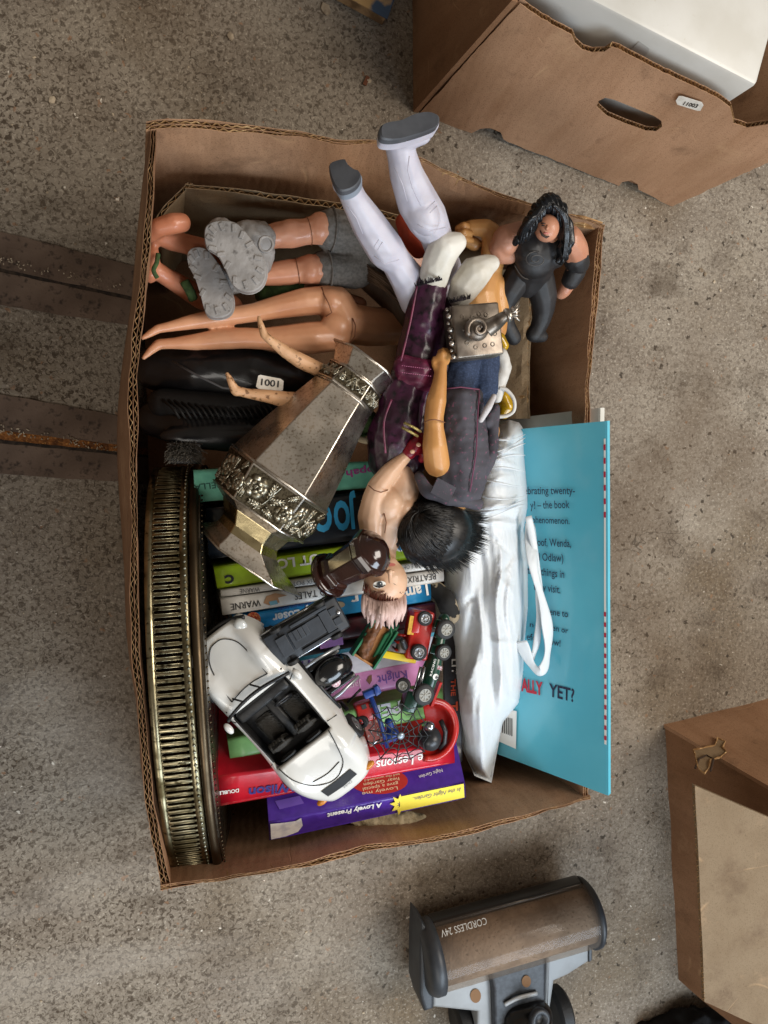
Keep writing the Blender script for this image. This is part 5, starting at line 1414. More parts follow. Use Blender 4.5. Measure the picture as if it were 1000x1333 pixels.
blob('white_cuff', [[(626, 547, .262, 4), (636, 530, .265, 5), (643, 516, .26, 4)]], M('white_cloth', 'bdb9bb', .85), d8, vox=.001)
blob('jeans', [[(594, 505, .236, 22), (600, 480, .236, 24), (604, 450, .232, 24)], [(628, 510, .232, 20), (628, 480, .232, 22), (628, 450, .23, 22)]], JEAN, d8, vox=.0014, smooth=3, fn=cloth)
blob('vest_tail', [[(634, 550, .25, 7), (645, 530, .248, 6), (638, 590, .25, 10), (630, 610, .25, 10)]], VEST, d8, vox=.0013, fn=cloth)
HB = M('black_doll_hair', '0d0c0d', .38, col2='1a1817', scale=200)
hm = obj('hair', blobmesh([], [(567, 692, .238, (50, 43, 38), 12), (540, 690, .232, (22, 34, 26), 0)], vox=.002), HB, bd8, True)
hs = bmesh.new()
sH = S(567, 690, .238)
def hz(x, y):
    r2 = ((x-567)/50)**2+((y-692)/43)**2
    return .238+38*sH*math.sqrt(max(0.0, 1-r2)) if r2 < 1 else .238-.010*(r2-1)
for i in range(3200):
    th = random.uniform(0, 2*PI); rr = math.sqrt(random.random())
    x = 563+46*rr*math.cos(th); y = 690+40*rr*math.sin(th)
    if y < 664 and x > 560: continue
    spiky = x > 585 and y < 715
    L = random.uniform(14, 30) if not spiky else random.uniform(18, 34)
    path = []; steps = 5; lift0 = random.uniform(0, .0016)
    for k in range(steps+1):
        lf = lift0+(.0035*(k/steps)**2 if spiky else .0006*k/steps)
        path.append(P(x, y, hz(x, y)+lf))
        # hair is combed round the crown (upper left) and off to the right
        vx_, vy_ = x-548, y-668; dd = math.hypot(vx_, vy_)+1e-6
        fx = .75*vx_/dd+.55+.5*noise.noise(V((x*.045, y*.045, 1))); fy = .75*vy_/dd+.05+.5*noise.noise(V((x*.045, y*.045, 6)))
        m_ = math.hypot(fx, fy)+1e-6; x += fx/m_*L/steps; y += fy/m_*L/steps
    add_tube(hs, path, [.0005, .0005, .00048, .0004, .0003, .0001], 3)
o = obj('hair_strands', hs, HB, hm, True); o['kind'] = 'stuff'

# pewter trinket box with curled finial
PEW = M('pewter', '8d8378', .42, .85, col2='6b6158', scale=70, bump=.2, bscale=160, bdist=.001)
PEWL = M('bright_pewter', 'b5ada4', .3, .9, col2='8a8279', scale=200)
pb = thing('trinket_box', 'square pewter trinket box with studded edge and curled snail-like ornament on its lid', 'trinket box', P(618, 432, .24))
cb_ = P(617, 432, .262); sx_ = S(617, 432, .262); xa = (P(650, 428, .262)-P(585, 434, .262)).normalized(); ya = V((-xa.y, xa.x, 0))
lidn = V((.08, .0, 1)).normalized()
o_ = obj('casket', boxm(cb_-V((0, 0, .004)), xa*34*sx_, ya*35*sx_, V((0, 0, .010)), .004), PEW, pb, True)
o_ = obj('lid', boxm(cb_+V((0, 0, .0075)), xa*32.5*sx_, ya*33.5*sx_, V((0, 0, .0018)), .0016), PEW, pb, True)
for (u, v) in ((-.62, .55), (-.6, .1), (-.55, -.45), (-.2, -.65), (.2, -.62), (.55, -.6), (.1, .6), (.4, .55), (-.2, .5), (.7, -.2)):
    q = cb_+xa*u*32*sx_+ya*v*33*sx_+V((0, 0, .0094))
    obj('ring_mark', tube([q+(xa*math.cos(a)+ya*math.sin(a))*.0016 for a in [2*PI*i/10 for i in range(10)]], .00045, 5, closed=True), PEW, o_, True)
for k in range(8):
    b2 = bmesh.new(); add_ball(b2, cb_-xa*35.5*sx_+ya*(30-k*8.6)*sx_+V((0, 0, .003+.002*(k % 2))), .0025 if k % 2 else .0018, 2); obj('stud', b2, PEWL, pb, True)
sp_ = [P(621, 428, .281)+(xa*math.cos(a)+ya*math.sin(a))*(.0004+.00085*a)+V((0, 0, .007-.0007*a)) for a in [i*.4 for i in range(26)]]
obj('curl', tube(sp_, [.0011+.00006*i for i in range(26)], 8), PEW, pb, True)
b2 = bmesh.new(); add_ball(b2, P(621, 428, .277), (.0098, .0098, .006), 3); obj('shell', b2, PEW, pb, True)
neck = [P(634, 428, .278), P(646, 420, .283), P(655, 413, .29), P(660, 410, .292)]
obj('neck', tube(smoothpath(neck, 5), [.0072-.00026*i for i in range(16)], 12), PEW, pb, True)
obj('collar', lathe(P(657, 412, .291), (P(672, 406, .293)-P(657, 412, .291)), [(0, .003), (.001, .0052), (.003, .0058), (.005, .0046), (.006, .003), (.0075, .0045), (.009, .005)], 14), PEWL, pb, True)
for k in range(5):
    d_ = (k-2)*.35; e0 = P(665, 409, .294)
    obj('crown_prong', tube([e0, P(671, 407-d_*8, .295+.002*(k % 2)), P(677, 404-d_*20, .296)], [.0016, .0014, .0005], 6), PEWL, pb, True)

# long-haired wrestler figure
SING = M('black_singlet', '1c1b1c', .55, col2='252324', scale=80, bump=.15, bscale=200)
BLKH = M('moulded_black_hair', '0e0f12', .28, col2='16181c', scale=90, bump=.4, bscale=120, bdist=.002)
WSK = skinmat('figure_rosy_skin', 'b98368', 'aa745a', .5)
d9 = thing('wrestler_figure', 'standing wrestler figure with long black hair in a black singlet at the right wall', 'action figure', P(690, 430, .1))
bd9 = blob('body', [
    [(698, 338, .212, 22), (704, 322, .222, 25), (711, 308, .236, 19), (712, 294, .248, 14)],
    [(676, 306, .230, 18), (660, 310, .230, 18), (650, 322, .226, 14), (654, 332, .222, 12), (664, 334, .222, 10), (670, 330, .222, 8)],
    [(740, 312, .228, 19), (748, 325, .222, 18), (752, 340, .214, 15), (748, 356, .206, 12), (741, 368, .2, 10), (735, 378, .196, 9), (731, 382, .193, 8)],
], WSK, d9, [(712, 297, .258, (16, 18, 16), 0), (658, 314, .230, (17, 19, 15), 30)], vox=.0012, smooth=3)
blob('singlet', [[(694, 345, .214, 28), (700, 330, .226, 31), (698, 318, .228, 28)], [(688, 362, .2, 26), (694, 345, .212, 29)], [(728, 308, .236, 12), (718, 328, .232, 23)], [(684, 306, .236, 12), (690, 325, .232, 22)]], SING, d9, [(696, 338, .228, (27, 24, 19)), (692, 352, .215, (24, 18, 18))], vox=.0012, smooth=3)
blob('trousers', [[(675, 360, .204, 20), (664, 378, .200, 18), (658, 394, .195, 13.5), (657, 410, .190, 12), (660, 424, .185, 11), (664, 432, .183, 11), (669, 440, .181, 10)], [(701, 363, .204, 21), (707, 384, .198, 18.5), (708, 402, .192, 14.5), (705, 416, .187, 12.5), (700, 428, .183, 11), (695, 435, .181, 11), (706, 438, .180, 8)], [(677, 356, .206, 20), (700, 359, .206, 21)]], SING, d9, vox=.0013, smooth=3)
blob('arm_band', [[(750, 336, .217, 17), (752, 343, .213, 16)]], SING, d9, vox=.0012)
blob('arm_band', [[(749, 354, .208, 14), (743, 365, .203, 12.5)]], SING, d9, vox=.0012)
obj('waist_seam', tube(smoothpath([P(670, 345, .225), P(680, 360, .222), P(694, 363, .221), P(712, 352, .224)], 5), .0006, 6), M('seam_brown', '4a4038', .7), d9, True)
obj('chest_emblem', tube([P(698+(3+i*.5)*math.cos(i*.45), 338+(2+i*.36)*math.sin(i*.45), .2478-.000004*i*i) for i in range(26)], .00055, 5), M('emblem_grey', '3a3939', .4), d9, True)
hr9 = blob('hair', [[(701, 273, .262, 10), (714, 264, .264, 11), (727, 273, .262, 11), (736, 295, .256, 9.5), (737, 315, .252, 10), (733, 332, .248, 8), (728, 340, .246, 5)], [(700, 278, .262, 10), (690, 292, .257, 10), (684, 304, .252, 9), (676, 311, .25, 6), (672, 316, .247, 4)], [(715, 268, .248, 16), (722, 288, .230, 16)]], BLKH, bd9, vox=.001, smooth=2, fn=lambda c, n: c+n*.0011*math.sin((c.x*.9+c.y*.35)*1500+4*noise.noise(c*60)))
lk = bmesh.new()
for i in range(15):
    u = i/14
    a = P(700+u*16 if u < .5 else 708+u*24, 266+6*abs(u-.5)*2, .276-.01*abs(u-.5))
    if u < .5: l = [a, P(692+u*10, 284, .271), P(681+u*12, 300, .262), P(676+u*12, 314+4*math.sin(i*2), .254)]
    else: l = [a, P(730+u*8, 284, .268), P(732+u*8, 308, .262), P(729+u*8, 334+4*math.sin(i*2), .253)]
    add_tube(lk, smoothpath(l, 5), [.0016]*5+[.0019]*5+[.0014, .0012, .001, .0008, .0005, .0003], 6)
obj('hair_locks', lk, BLKH, hr9, True)
def f9(x, y, lift=0.0): return P(x, y, .256+S(712, 296, .256)*15*math.sqrt(max(.05, 1-((x-712)/16)**2-((y-296)/19)**2))+lift)
obj('nose', tube([f9(713, 290, .0), f9(712.5, 296, .0018), f9(712, 299, .0022)], [.0006, .0013, .0015], 6), WSK, bd9, True)
for dx in (-6, 6):
    obj('brow', tube([f9(713+dx-3, 290-dx*.1, .0004), f9(713+dx+3, 290-dx*.2, .0006)], [.0004, .0007], 5), LASH, bd9, True)
    obj('eye', tube([f9(713+dx-2, 293-dx*.1, .0004), f9(713+dx+2, 293-dx*.12, .0004)], .0005, 5), BLACKP, bd9, True)
obj('beard', tube([f9(703, 300, .0004), f9(706, 306, .0008), f9(711, 309, .0008), f9(718, 306, .0008)], [.0006, .0010, .0010, .0005], 6), LASH, bd9, True)
obj('mouth', tube([f9(708, 303.5, .0008), f9(715, 303.5, .0008)], .0006, 5), LIP, bd9, True)

# yellow goggles on a white strap
gg = thing('strapped_goggles', 'white strap with yellow lens pieces beside the denim jeans', 'goggles', P(655, 490, .16))
WST = M('white_strap', 'c8c5c0', .6, col2='b8b4ae', scale=90, bump=.2, bscale=120)
blob('strap', [[(652, 462, .205, 10), (656, 478, .205, 10), (650, 500, .205, 10), (648, 520, .205, 6)]], WST, gg, vox=.0015, fn=cloth)
YL = M('amber_lens', 'b8900f', .2, col2='8a6a10', scale=60, coat=.5)
blob('lens', [[(650, 440, .2, 8), (656, 450, .2, 7)]], YL, gg, vox=.001)
blob('lens', [[(654, 515, .195, 9), (660, 530, .195, 10), (656, 538, .193, 8)]], YL, gg, vox=.001)
obj('loop', tube(smoothpath([P(650, 505, .21), P(660, 508, .212), P(669, 520, .212), P(669, 534, .21), P(660, 541, .208), P(645, 543, .206)], 6), .0018, 8), WST, gg, True)
# ------------------------------------------------------------------ toy vehicles
TYRE = M('toy_tyre', '1c1c1d', .6, bump=.3, bscale=400); RIM = M('toy_rim', 'a4a6a8', .3, .7, col2='8c8e90', scale=90)
def wheel(parent, c, axis, r, wd, spokes=5, rimm=None, name='wheel'):
    a = V(axis).normalized(); c = V(c); rm = rimm or RIM
    w_ = obj(name, lathe(c-a*wd/2, a, [(0, r*.62), (0, r*.86), (wd*.18, r), (wd*.82, r), (wd, r*.86), (wd, r*.62), (wd*.8, r*.60)], 26), TYRE, parent, True)
    sharp(w_, 40)
    obj('rim', lathe(c+a*wd*.22, a, [(0, r*.62), (wd*.30, r*.62), (wd*.30, r*.54), (wd*.16, r*.50), (wd*.13, r*.2), (wd*.3, r*.16), (wd*.32, 0)], 22), rm, w_, True)
    _, p, u = frame(a)
    for k in range(spokes):
        an = 2*PI*k/spokes; d = p*math.cos(an)+u*math.sin(an)
        obj('spoke', boxm(c+a*wd*.43+d*r*.34, d*r*.2, a.cross(d)*r*.07, a*wd*.05), rm, w_)
    return w_

CARW = M('white_car_paint', 'd4d3cf', .22, col2='cdccc7', scale=40, coat=.6)
INTB = M('black_interior', '141415', .5, col2='1d1c1b', scale=120, bump=.2, bscale=300)
SEAT = M('dark_ribbed_seat', '2b2823', .7, bump=.8, bscale=260, bdist=.002, stretch=(1, 3, 1))
GAP = M('panel_gap', '1a1a1b', .6)
wc = thing('toy_convertible', 'white toy convertible car with open black cockpit resting on the books', 'toy car', P(370, 925, .2))
front = P(276, 824, .222); rear = P(456, 1024, .236)
cx = (front-rear).normalized(); LEN = (front-rear).length/2; cc_ = (front+rear)/2
roll = math.radians(15)
cz = V((0, 0, 1)); cy = cz.cross(cx).normalized(); cz = cx.cross(cy).normalized()
cz2 = (cz*math.cos(roll)+cy*math.sin(roll)).normalized(); cy = cz2.cross(cx).normalized(); cz = cz2
WID = 59*S(370, 925, .24)
def cw(x, y, z): return cc_+cx*x*LEN+cy*y*WID+cz*z*WID
def cprof(x):
    """half width, shoulder height, centre height"""
    wdt = 1.0*(1-abs(x)**6*.36)
    wdt *= 1+.045*math.exp(-((x+.58)/.22)**2)-.035*math.exp(-(x/.3)**2)
    if x > .3: hc = .52-.34*((x-.3)/.7)**1.6
    elif x < -.3: hc = .58-.42*((-x-.3)/.7)**2.2
    else: hc = .56
    return wdt, hc
NU, NT = 64, 36
vb = bmesh.new(); G = []
for i in range(NU+1):
    x = -1+2*i/NU; wdt, hc = cprof(x); row = []
    for j in range(NT+1):
        th = PI*j/NT; c_, s_ = math.cos(th), math.sin(th)
        y = wdt*(abs(c_)**.48)*(1 if c_ > 0 else -1); z = -.30+(hc+.30)*(s_**.62)
        # fenders
        for fx, fy, hh, sx, sy in ((.66, .70, .20, .26, .2), (-.60, .74, .16, .28, .22)):
            z += hh*math.exp(-((x-fx)/sx)**2-((abs(y)-fy)/sy)**2)*(s_ > .3)
        if abs(y) < .5 and x > .35: z -= .05*math.exp(-((x-.7)/.25)**2)
        endx = x*(1-.07*(abs(y)**2.5)) if abs(x) > .6 else x
        # wheel arches
        for ax in (.58, -.56):
            if abs(y) > .82 and (x-ax)**2/.19**2+((z+.30)/.46)**2 < 1: y *= .86
        row.append(vb.verts.new(cw(endx, y, z)))
    G.append(row)
CK = (-.34, .32, .78)
def in_ck(i, j):
    x = -1+2*(i+.5)/NU; th = PI*(j+.5)/NT; y = abs(math.cos(th))**.48
    return CK[0] < x < CK[1] and y < CK[2]
for i in range(NU):
    for j in range(NT):
        if in_ck(i, j): continue
        vb.faces.new([G[i][j], G[i+1][j], G[i+1][j+1], G[i][j+1]])
vb.faces.new([G[0][j] for j in range(NT+1)]); vb.faces.new([G[NU][j] for j in range(NT, -1, -1)])
# cockpit tub skirt
be = [e for e in vb.edges if len(e.link_faces) == 1 and all(abs((v.co-cc_).dot(cx)/LEN) < .4 and (v.co-cc_).dot(cz) > 0.1*WID for v in e.verts)]
r = bmesh.ops.extrude_edge_only(vb, edges=be)
for v in [g for g in r['geom'] if isinstance(g, bmesh.types.BMVert)]: v.co -= cz*.12*WID
obj('car_body', vb, CARW, wc, True)
def cbox(name, x, y, z, hx_, hy, hz, mat, bev=.001, par=None, rx=0.0):
    q = Matrix.Rotation(rx, 3, cy)
    return obj(name, boxm(cw(x, y, z), q @ (cx*hx_*LEN), cy*hy*WID, q @ (cz*hz*WID), bev), mat, par or wc, True)
cbox('cockpit_tub', 0, 0, .02, .38, .88, .12, INTB)
for sx_ in (-.37, .37): cbox('bulkhead', sx_, 0, .25, .012, .80, .22, INTB)
cbox('dashboard', .245, 0, .38, .06, .70, .12, INTB, .003); cbox('centre_console', -.02, 0, .18, .22, .11, .1, INTB, .002)
for sy in (.36, -.36):
    cbox('seat_cushion', -.02, sy, .16, .13, .24, .08, SEAT, .004)
    st_ = cbox('seat_back', -.20, sy, .40, .035, .24, .26, SEAT, .005, rx=.35)
    for k in range(5): cbox('seat_rib', -.165-.014*k*0, sy-.16+k*.08, .42, .036, .018, .20, SEAT, .002, st_, rx=.35)
    cbox('door_card', 0, sy*2.05, .34, .28, .02, .16, INTB)
obj('steering_wheel', tube([cw(.13+.03*math.sin(a), -.36+.20*math.cos(a), .46+.17*math.sin(a)) for a in [2*PI*i/20 for i in range(20)]], .0012, 6, closed=True), BLACK, wc, True)
# windscreen frame + wipers
wf = smoothpath([cw(.30, .86, .48), cw(.33, .70, .62), cw(.36, .35, .66), cw(.37, 0, .67), cw(.36, -.35, .66), cw(.33, -.70, .62), cw(.30, -.86, .48)], 6)
obj('windscreen_frame', tube(wf, .0016, 6), BLACK, wc, True)
for y0 in (.25, -.25): obj('wiper', tube([cw(.37, y0, .67), cw(.45, y0+.16, .61)], .0008, 5), BLACK, wc, True)
obj('wing_mirror', blobmesh([], []), CARW, wc) if False else None
for sy in (1, -1):
    b2 = bmesh.new(); add_ball(b2, cw(.24, sy*.98, .48), (.0055, .003, .0028), 2, Matrix((cx, cy, cz)).transposed()); obj('wing_mirror', b2, CARW, wc, True)
    b2 = bmesh.new(); add_ball(b2, cw(.90, sy*.66, .18), (.0062, .0052, .0035), 2, Matrix((cx, cy, cz)).transposed()); obj('headlight', b2, M('headlight_clear', 'c4c6c4', .12, coat=.8), wc, True)
    b2 = bmesh.new(); add_ball(b2, cw(-.93, sy*.68, .08), (.003, .006, .003), 2, Matrix((cx, cy, cz)).transposed()); obj('tail_light', b2, M('amber_light', 'c07a2a', .25), wc, True)
    for ax in (.58, -.56): wheel(wc, cw(ax, sy*.97, -.12), cy*sy, .30*WID, .18*WID, 5)
    obj('sill_strip', tube([cw(.36, sy*1.0, -.12), cw(0, sy*.99, -.12), cw(-.34, sy*1.01, -.12)], .0016, 6), BLACK, wc, True)
def surf(x, y):
    wdt, hc = cprof(x); c_ = min(.999, abs(y)/wdt)**(1/.48); s_ = math.sqrt(1-c_*c_); z = -.30+(hc+.30)*(s_**.62)
    for fx, fy, hh, sx, sy in ((.66, .70, .20, .26, .2), (-.60, .74, .16, .28, .22)): z += hh*math.exp(-((x-fx)/sx)**2-((abs(y)-fy)/sy)**2)
    if abs(y) < .5 and x > .35: z -= .05*math.exp(-((x-.7)/.25)**2)
    return cw(x*(1-.07*(abs(y)**2.5)) if abs(x) > .6 else x, y*(1.0+.02*abs(y)), z+.010)
for l in ([(.42, .5), (.6, .48), (.8, .40), (.90, .2), (.92, 0), (.90, -.2), (.8, -.40), (.6, -.48), (.42, -.5)], [(.42, .5), (.44, .2), (.445, 0), (.44, -.2), (.42, -.5)],
          [(-.34, .7), (-.5, .62), (-.68, .45), (-.76, .2), (-.78, 0), (-.76, -.2), (-.68, -.45), (-.5, -.62), (-.34, -.7)], [(-.66, .38), (-.68, 0), (-.66, -.38)], [(.24, .76), (.28, .93)], [(-.28, .78), (-.32, .95)], [(.24, -.76), (.28, -.93)], [(-.28, -.78), (-.32, -.95)]):
    obj('panel_gap', tube(smoothpath([surf(*q) for q in l], 6), .00042, 5), GAP, wc, True)
gv = [surf(-.80, .42), surf(-.80, 0), surf(-.80, -.42), surf(-.90, -.42), surf(-.905, 0), surf(-.90, .42)]
obj('rear_grille', pydata([q+cz*.0004 for q in gv], [[0, 1, 4, 5], [1, 2, 3, 4]]), GAP, wc)
obj('bumper_strip', tube(smoothpath([cw(.93, .8, .04), cw(1.005, .4, .02), cw(1.015, 0, .02), cw(1.005, -.4, .02), cw(.93, -.8, .04)], 6), .0022, 6), BLACK, wc, True)
me = textmesh('Carrera', surf(-.93, -.22)+cz*.0004, cy, cx, cz, .24*WID, .06*WID, .0)
obj('lettering', me, BLACKP, wc)
for q in ((-.28, -.72), (-.28, .72)): cbox('headrest_hoop', -.30, q[1]*.5, .55, .02, .2, .06, INTB, .003)

# upturned black toy car showing its chassis
def oriented(a, b, z=None):
    A, B = P(*a), P(*b); x = (B-A).normalized(); y = V((0, 0, 1)).cross(x).normalized(); return (A+B)/2, x, y, x.cross(y), (B-A).length/2
CHA = M('dark_chassis', '22262c', .5, col2='2b3037', scale=60, bump=.2, bscale=250)
tc1 = thing('upturned_toy_car', 'dark toy car lying upside down showing its grey chassis beside the white convertible', 'toy car', P(392, 820, .18), 'small toy cars')
c0, X, Y, Z, Lh = oriented((352, 851, .246), (446, 795, .246)); sW = S(390, 820, .243)
hw = 25*sW
obj('shell', boxm(c0-Z*.008, X*Lh*1.02, Y*hw*1.0, Z*.006, .003), BLACK, tc1, True)
obj('chassis', boxm(c0-Z*.001, X*Lh*.98, Y*hw*.9, Z*.0025, .001), CHA, tc1, True)
for (u, v, a, b, h) in ((0, 0, .42, .5, .0008), (.55, 0, .12, .6, .0012), (-.62, .0, .14, .55, .0011), (.78, .3, .1, .2, .001), (.78, -.3, .1, .2, .001), (.2, .72, .5, .08, .001), (.2, -.72, .5, .08, .001), (-.25, .2, .06, .3, .0014), (-.12, .2, .06, .3, .0014), (0.01, .2, .06, .3, .0014)):
    obj('chassis_rib', boxm(c0+X*Lh*u+Y*hw*v+Z*(.0015+h), X*Lh*a, Y*hw*b, Z*h, .0004), CHA, tc1)
b2 = bmesh.new(); add_ball(b2, c0+X*Lh*.88+Y*hw*.1+Z*.003, .0022, 2); obj('rivet', b2, CHROME, tc1, True)
for u in (-.62, .58):
    obj('axle', tube([c0+X*Lh*u-Y*hw*1.0+Z*.001, c0+X*Lh*u+Y*hw*1.0+Z*.001], .0012, 6), BLACK, tc1, True)
    for sg in (-1, 1): wheel(tc1, c0+X*Lh*u+Y*hw*sg*.96+Z*.0012, Y*sg, 8*sW, 6*sW, 5, BLACK)
tx = textmesh('MADE IN CHINA', c0-X*Lh*.3-Y*hw*.1+Z*.0022, X, Y, Z, Lh*.6, .0016) if False else None
obj('trim', tube([c0-X*Lh+Y*hw*1.0-Z*.005, c0+X*Lh+Y*hw*1.0-Z*.005], .0009, 6), CHROME, tc1, True)
obj('trim', tube([c0-X*Lh-Y*hw*1.02-Z*.005, c0+X*Lh-Y*hw*1.02-Z*.005], .0009, 6), CHROME, tc1, True)
# second: rounded black cab with chrome trim
tc2 = thing('upturned_toy_car', 'glossy black toy car on its roof with silver sills on the pink book', 'toy car', P(430, 880, .18), 'small toy cars')
GBL = M('gloss_black', '111214', .2, coat=.5)
c0, X, Y, Z, Lh = oriented((402, 898, .232), (452, 862, .232)); sW = S(430, 880, .23)
blob('roof', [[(412, 886, .226, 15), (430, 874, .23, 18), (444, 866, .23, 16)]], GBL, tc2, [(431, 874, .236, (24, 17, 12), 33)], vox=.0011)
for sg, k in ((1, 1.15), (-1, 1.2)):
    obj('sill', tube([c0-X*Lh*1.25+Y*25*sW*sg*k*.95, c0+Y*24*sW*sg*k+Z*.001, c0+X*Lh*1.1+Y*23*sW*sg*k*.9], .0016, 8, .7), M('silver_sill', '9a9da0', .3, .6), tc2, True)
    obj('window_strip', boxm(c0+Y*20*sW*sg-Z*.004, X*Lh*1.0, Y*.0022, Z*.004, .001), GBL, tc2, True)
b2 = bmesh.new(); add_ball(b2, c0+X*Lh*.8+Z*.006, .0018, 2); obj('rivet', b2, CHROME, tc2, True)
obj('side_badge', lathe(P(437, 888, .236), V((0, 0, 1)), [(0, .0042), (.0006, .0042), (.0006, 0)], 20), M('badge_pink', 'b7808e', .4, col2='d8cfd0', scale=700), tc2, True)
obj('axle', tube([P(452, 915, .215), P(470, 897, .215)], .0012, 6), BLACK, tc2, True)
wheel(tc2, P(448, 919, .214), P(440, 925, .214)-P(460, 905, .214), 8*sW, 5*sW, 5, BLACK)

# green toy base with brown mound
gt = thing('toy_trailer', 'green toy tipper trailer with a brown lumpy load', 'toy', P(485, 840, .2))
c0, X, Y, Z, Lh = oriented((470, 858, .222), (500, 812, .222)); sW = S(485, 835, .22)
TG = M('toy_green', '1f6b48', .4, col2='1a5c3d', scale=80)
obj('tray_floor', boxm(c0, X*Lh*.9, Y*16*sW, Z*.0012, .0006), M('tan_ply', '9c6a36', .6, col2='85552a', scale=80), gt)
for sg in (1, -1): obj('tray_side', boxm(c0+Y*sg*17*sW+Z*.004, X*Lh*1.05, Y*.001, Z*.0055, .0004), TG, gt)
obj('tray_end', boxm(c0-X*Lh*.95+Z*.003, X*.001, Y*15*sW, Z*.004, .0004), M('tan_ply', ''), gt)
blob('load', [[(474, 850, .226, 8), (480, 832, .23, 9), (488, 816, .228, 8)]], M('brown_lump', '5a3820', .55, col2='74492a', scale=150, bump=.6, bscale=220, bdist=.002), gt, vox=.001, smooth=1, fn=lambda c, n: c+n*.0016*noise.noise(c*260))
obj('green_body', boxm(P(500, 832, .218), (P(505, 822, .218)-P(500, 832, .218)).normalized()*.011, V((.007, .004, 0)), V((0, 0, .009)), .001), TG, gt, True)
obj('tail_frame', tube([P(489, 864, .222), P(498, 846, .228), P(510, 826, .228), P(508, 812, .226)], .0012, 6), TG, gt, True)

# red toy jeep
TR = M('toy_red', 'b01f18', .32, col2='9c1a14', scale=60, coat=.3); TY = M('toy_yellow', 'd0b41a', .4)
rj = thing('toy_jeep', 'red toy jeep with yellow side panel lying on its side', 'toy car', P(540, 825, .2), 'small toy cars')
c0, X, Y, Z, Lh = oriented((538, 858, .226), (549, 792, .226)); sW = S(543, 825, .226)
obj('car_body', boxm(c0, X*Lh*.95, Y*15*sW, Z*.009, .0022), TR, rj, True)
obj('bonnet', boxm(c0+X*Lh*.5+Y*9*sW+Z*.0075, X*Lh*.42, Y*6*sW, Z*.004, .0014), TR, rj, True)
obj('side_panel', boxm(P(536, 814, .2365), X*Lh*.36, Y*4.2*sW, Z*.0005), M('toy_panel_yellow', 'c79a2c', .5, col2='a87a1c', scale=500), rj)
for k in range(3): obj('roll_bar', tube([c0-X*Lh*(.1+.3*k)+Y*15*sW+Z*.004, c0-X*Lh*(.1+.3*k)+Y*26*sW+Z*.002, c0-X*Lh*(.1+.3*k)+Y*26*sW-Z*.008], .0012, 6), TR, rj, True)
obj('seat', boxm(c0-X*Lh*.55+Y*18*sW, X*.005, Y*6*sW, Z*.006, .0015), M('jeep_grey_seat', '7d706a', .6), rj, True)
obj('bumper', boxm(P(520, 855, .228), V((.015, -.0035, 0)), V((.001, .003, 0)), V((0, 0, .0022)), .0008), TY, rj, True)
obj('driver', blobmesh([[(524, 834, .238, 4), (527, 842, .234, 5)]], vox=.0008), BLACK, rj, True)
wheel(rj, P(553, 805, .238), V((-.1, .1, 1)), 9.5*sW, 8*sW, 6); wheel(rj, P(545, 849, .240), V((-.1, .05, 1)), 10.5*sW, 8*sW, 6)

# dark green toy racing lorry
gr = thing('toy_racer', 'dark green toy racing truck with a white number disc lying on its side', 'toy car', P(560, 860, .2), 'small toy cars')
DG_ = M('racing_green', '14402e', .3, col2='0f3324', scale=60, coat=.4)
c0, X, Y, Z, Lh = oriented((543, 914, .224), (577, 805, .224)); sW = S(560, 860, .224)
blob('car_body', [[(546, 912, .222, 10), (556, 885, .225, 13), (566, 855, .226, 10), (574, 822, .224, 8), (578, 806, .222, 8)]], DG_, gr, [(562, 878, .229, (10, 34, 8), -17)], vox=.0011, smooth=2)
obj('chassis_rail', tube([P(548, 868, .238), P(538, 905, .236)], .0013, 6), CHROME, gr, True)
obj('chassis_rail', tube([P(553, 868, .239), P(544, 906, .237)], .0013, 6), CHROME, gr, True)
obj('cab', boxm(P(533, 912, .230), X*.009, Y*9*sW, Z*.006, .0012), DG_, gr, True)
for k, (u, v) in enumerate(((565, 845), (572, 825), (570, 812))): obj('engine_block', boxm(P(u, v, .235), X*.004, Y*5*sW, Z*.002, .0006), DG_, gr)
for (x, y, r) in ((580, 819, 12.5), (577, 849, 10.5), (552, 904, 13.5)): wheel(gr, P(x, y, .243), V((.1, 0, 1)), r*sW, 8*sW, 8, M('grey_rim', '8d8c86', .45, .3))
wheel(gr, P(525, 892, .235), V((-.5, .1, 1)), 9.5*sW, 7*sW, 8, MATS['grey_rim'])
obj('number_disc', lathe(P(567, 881, .2405), V((.1, 0, 1)), [(0, .0026), (.0004, .0026), (.0004, 0)], 18), WHITEP, gr)
text_px('5', (569.5, 879), (566, 882.5), 4, P(567, 881, .2412), V((0, 0, 1)), BLACKP, gr, lift=.0003, bold=.03)
poly_px([(570, 866), (576, 868), (575, 873), (569, 871)], P(572, 870, .240), V((0, 0, 1)), M('flag_print', 'b9b2b8', .5, col2='8c2a34', scale=900, lo=.5, hi=.52), gr, 'flag', .0003)
text_px('RACING', (562, 880), (568, 858), 3, P(565, 870, .2408), V((0, 0, 1)), WHITEP, gr, lift=.0003)
obj('red_skirt', boxm(P(567, 903, .225), (P(573, 886, .225)-P(560, 920, .225)).normalized()*.011, V((.0012, 0, 0)), V((0, 0, .003))), TR, gr)

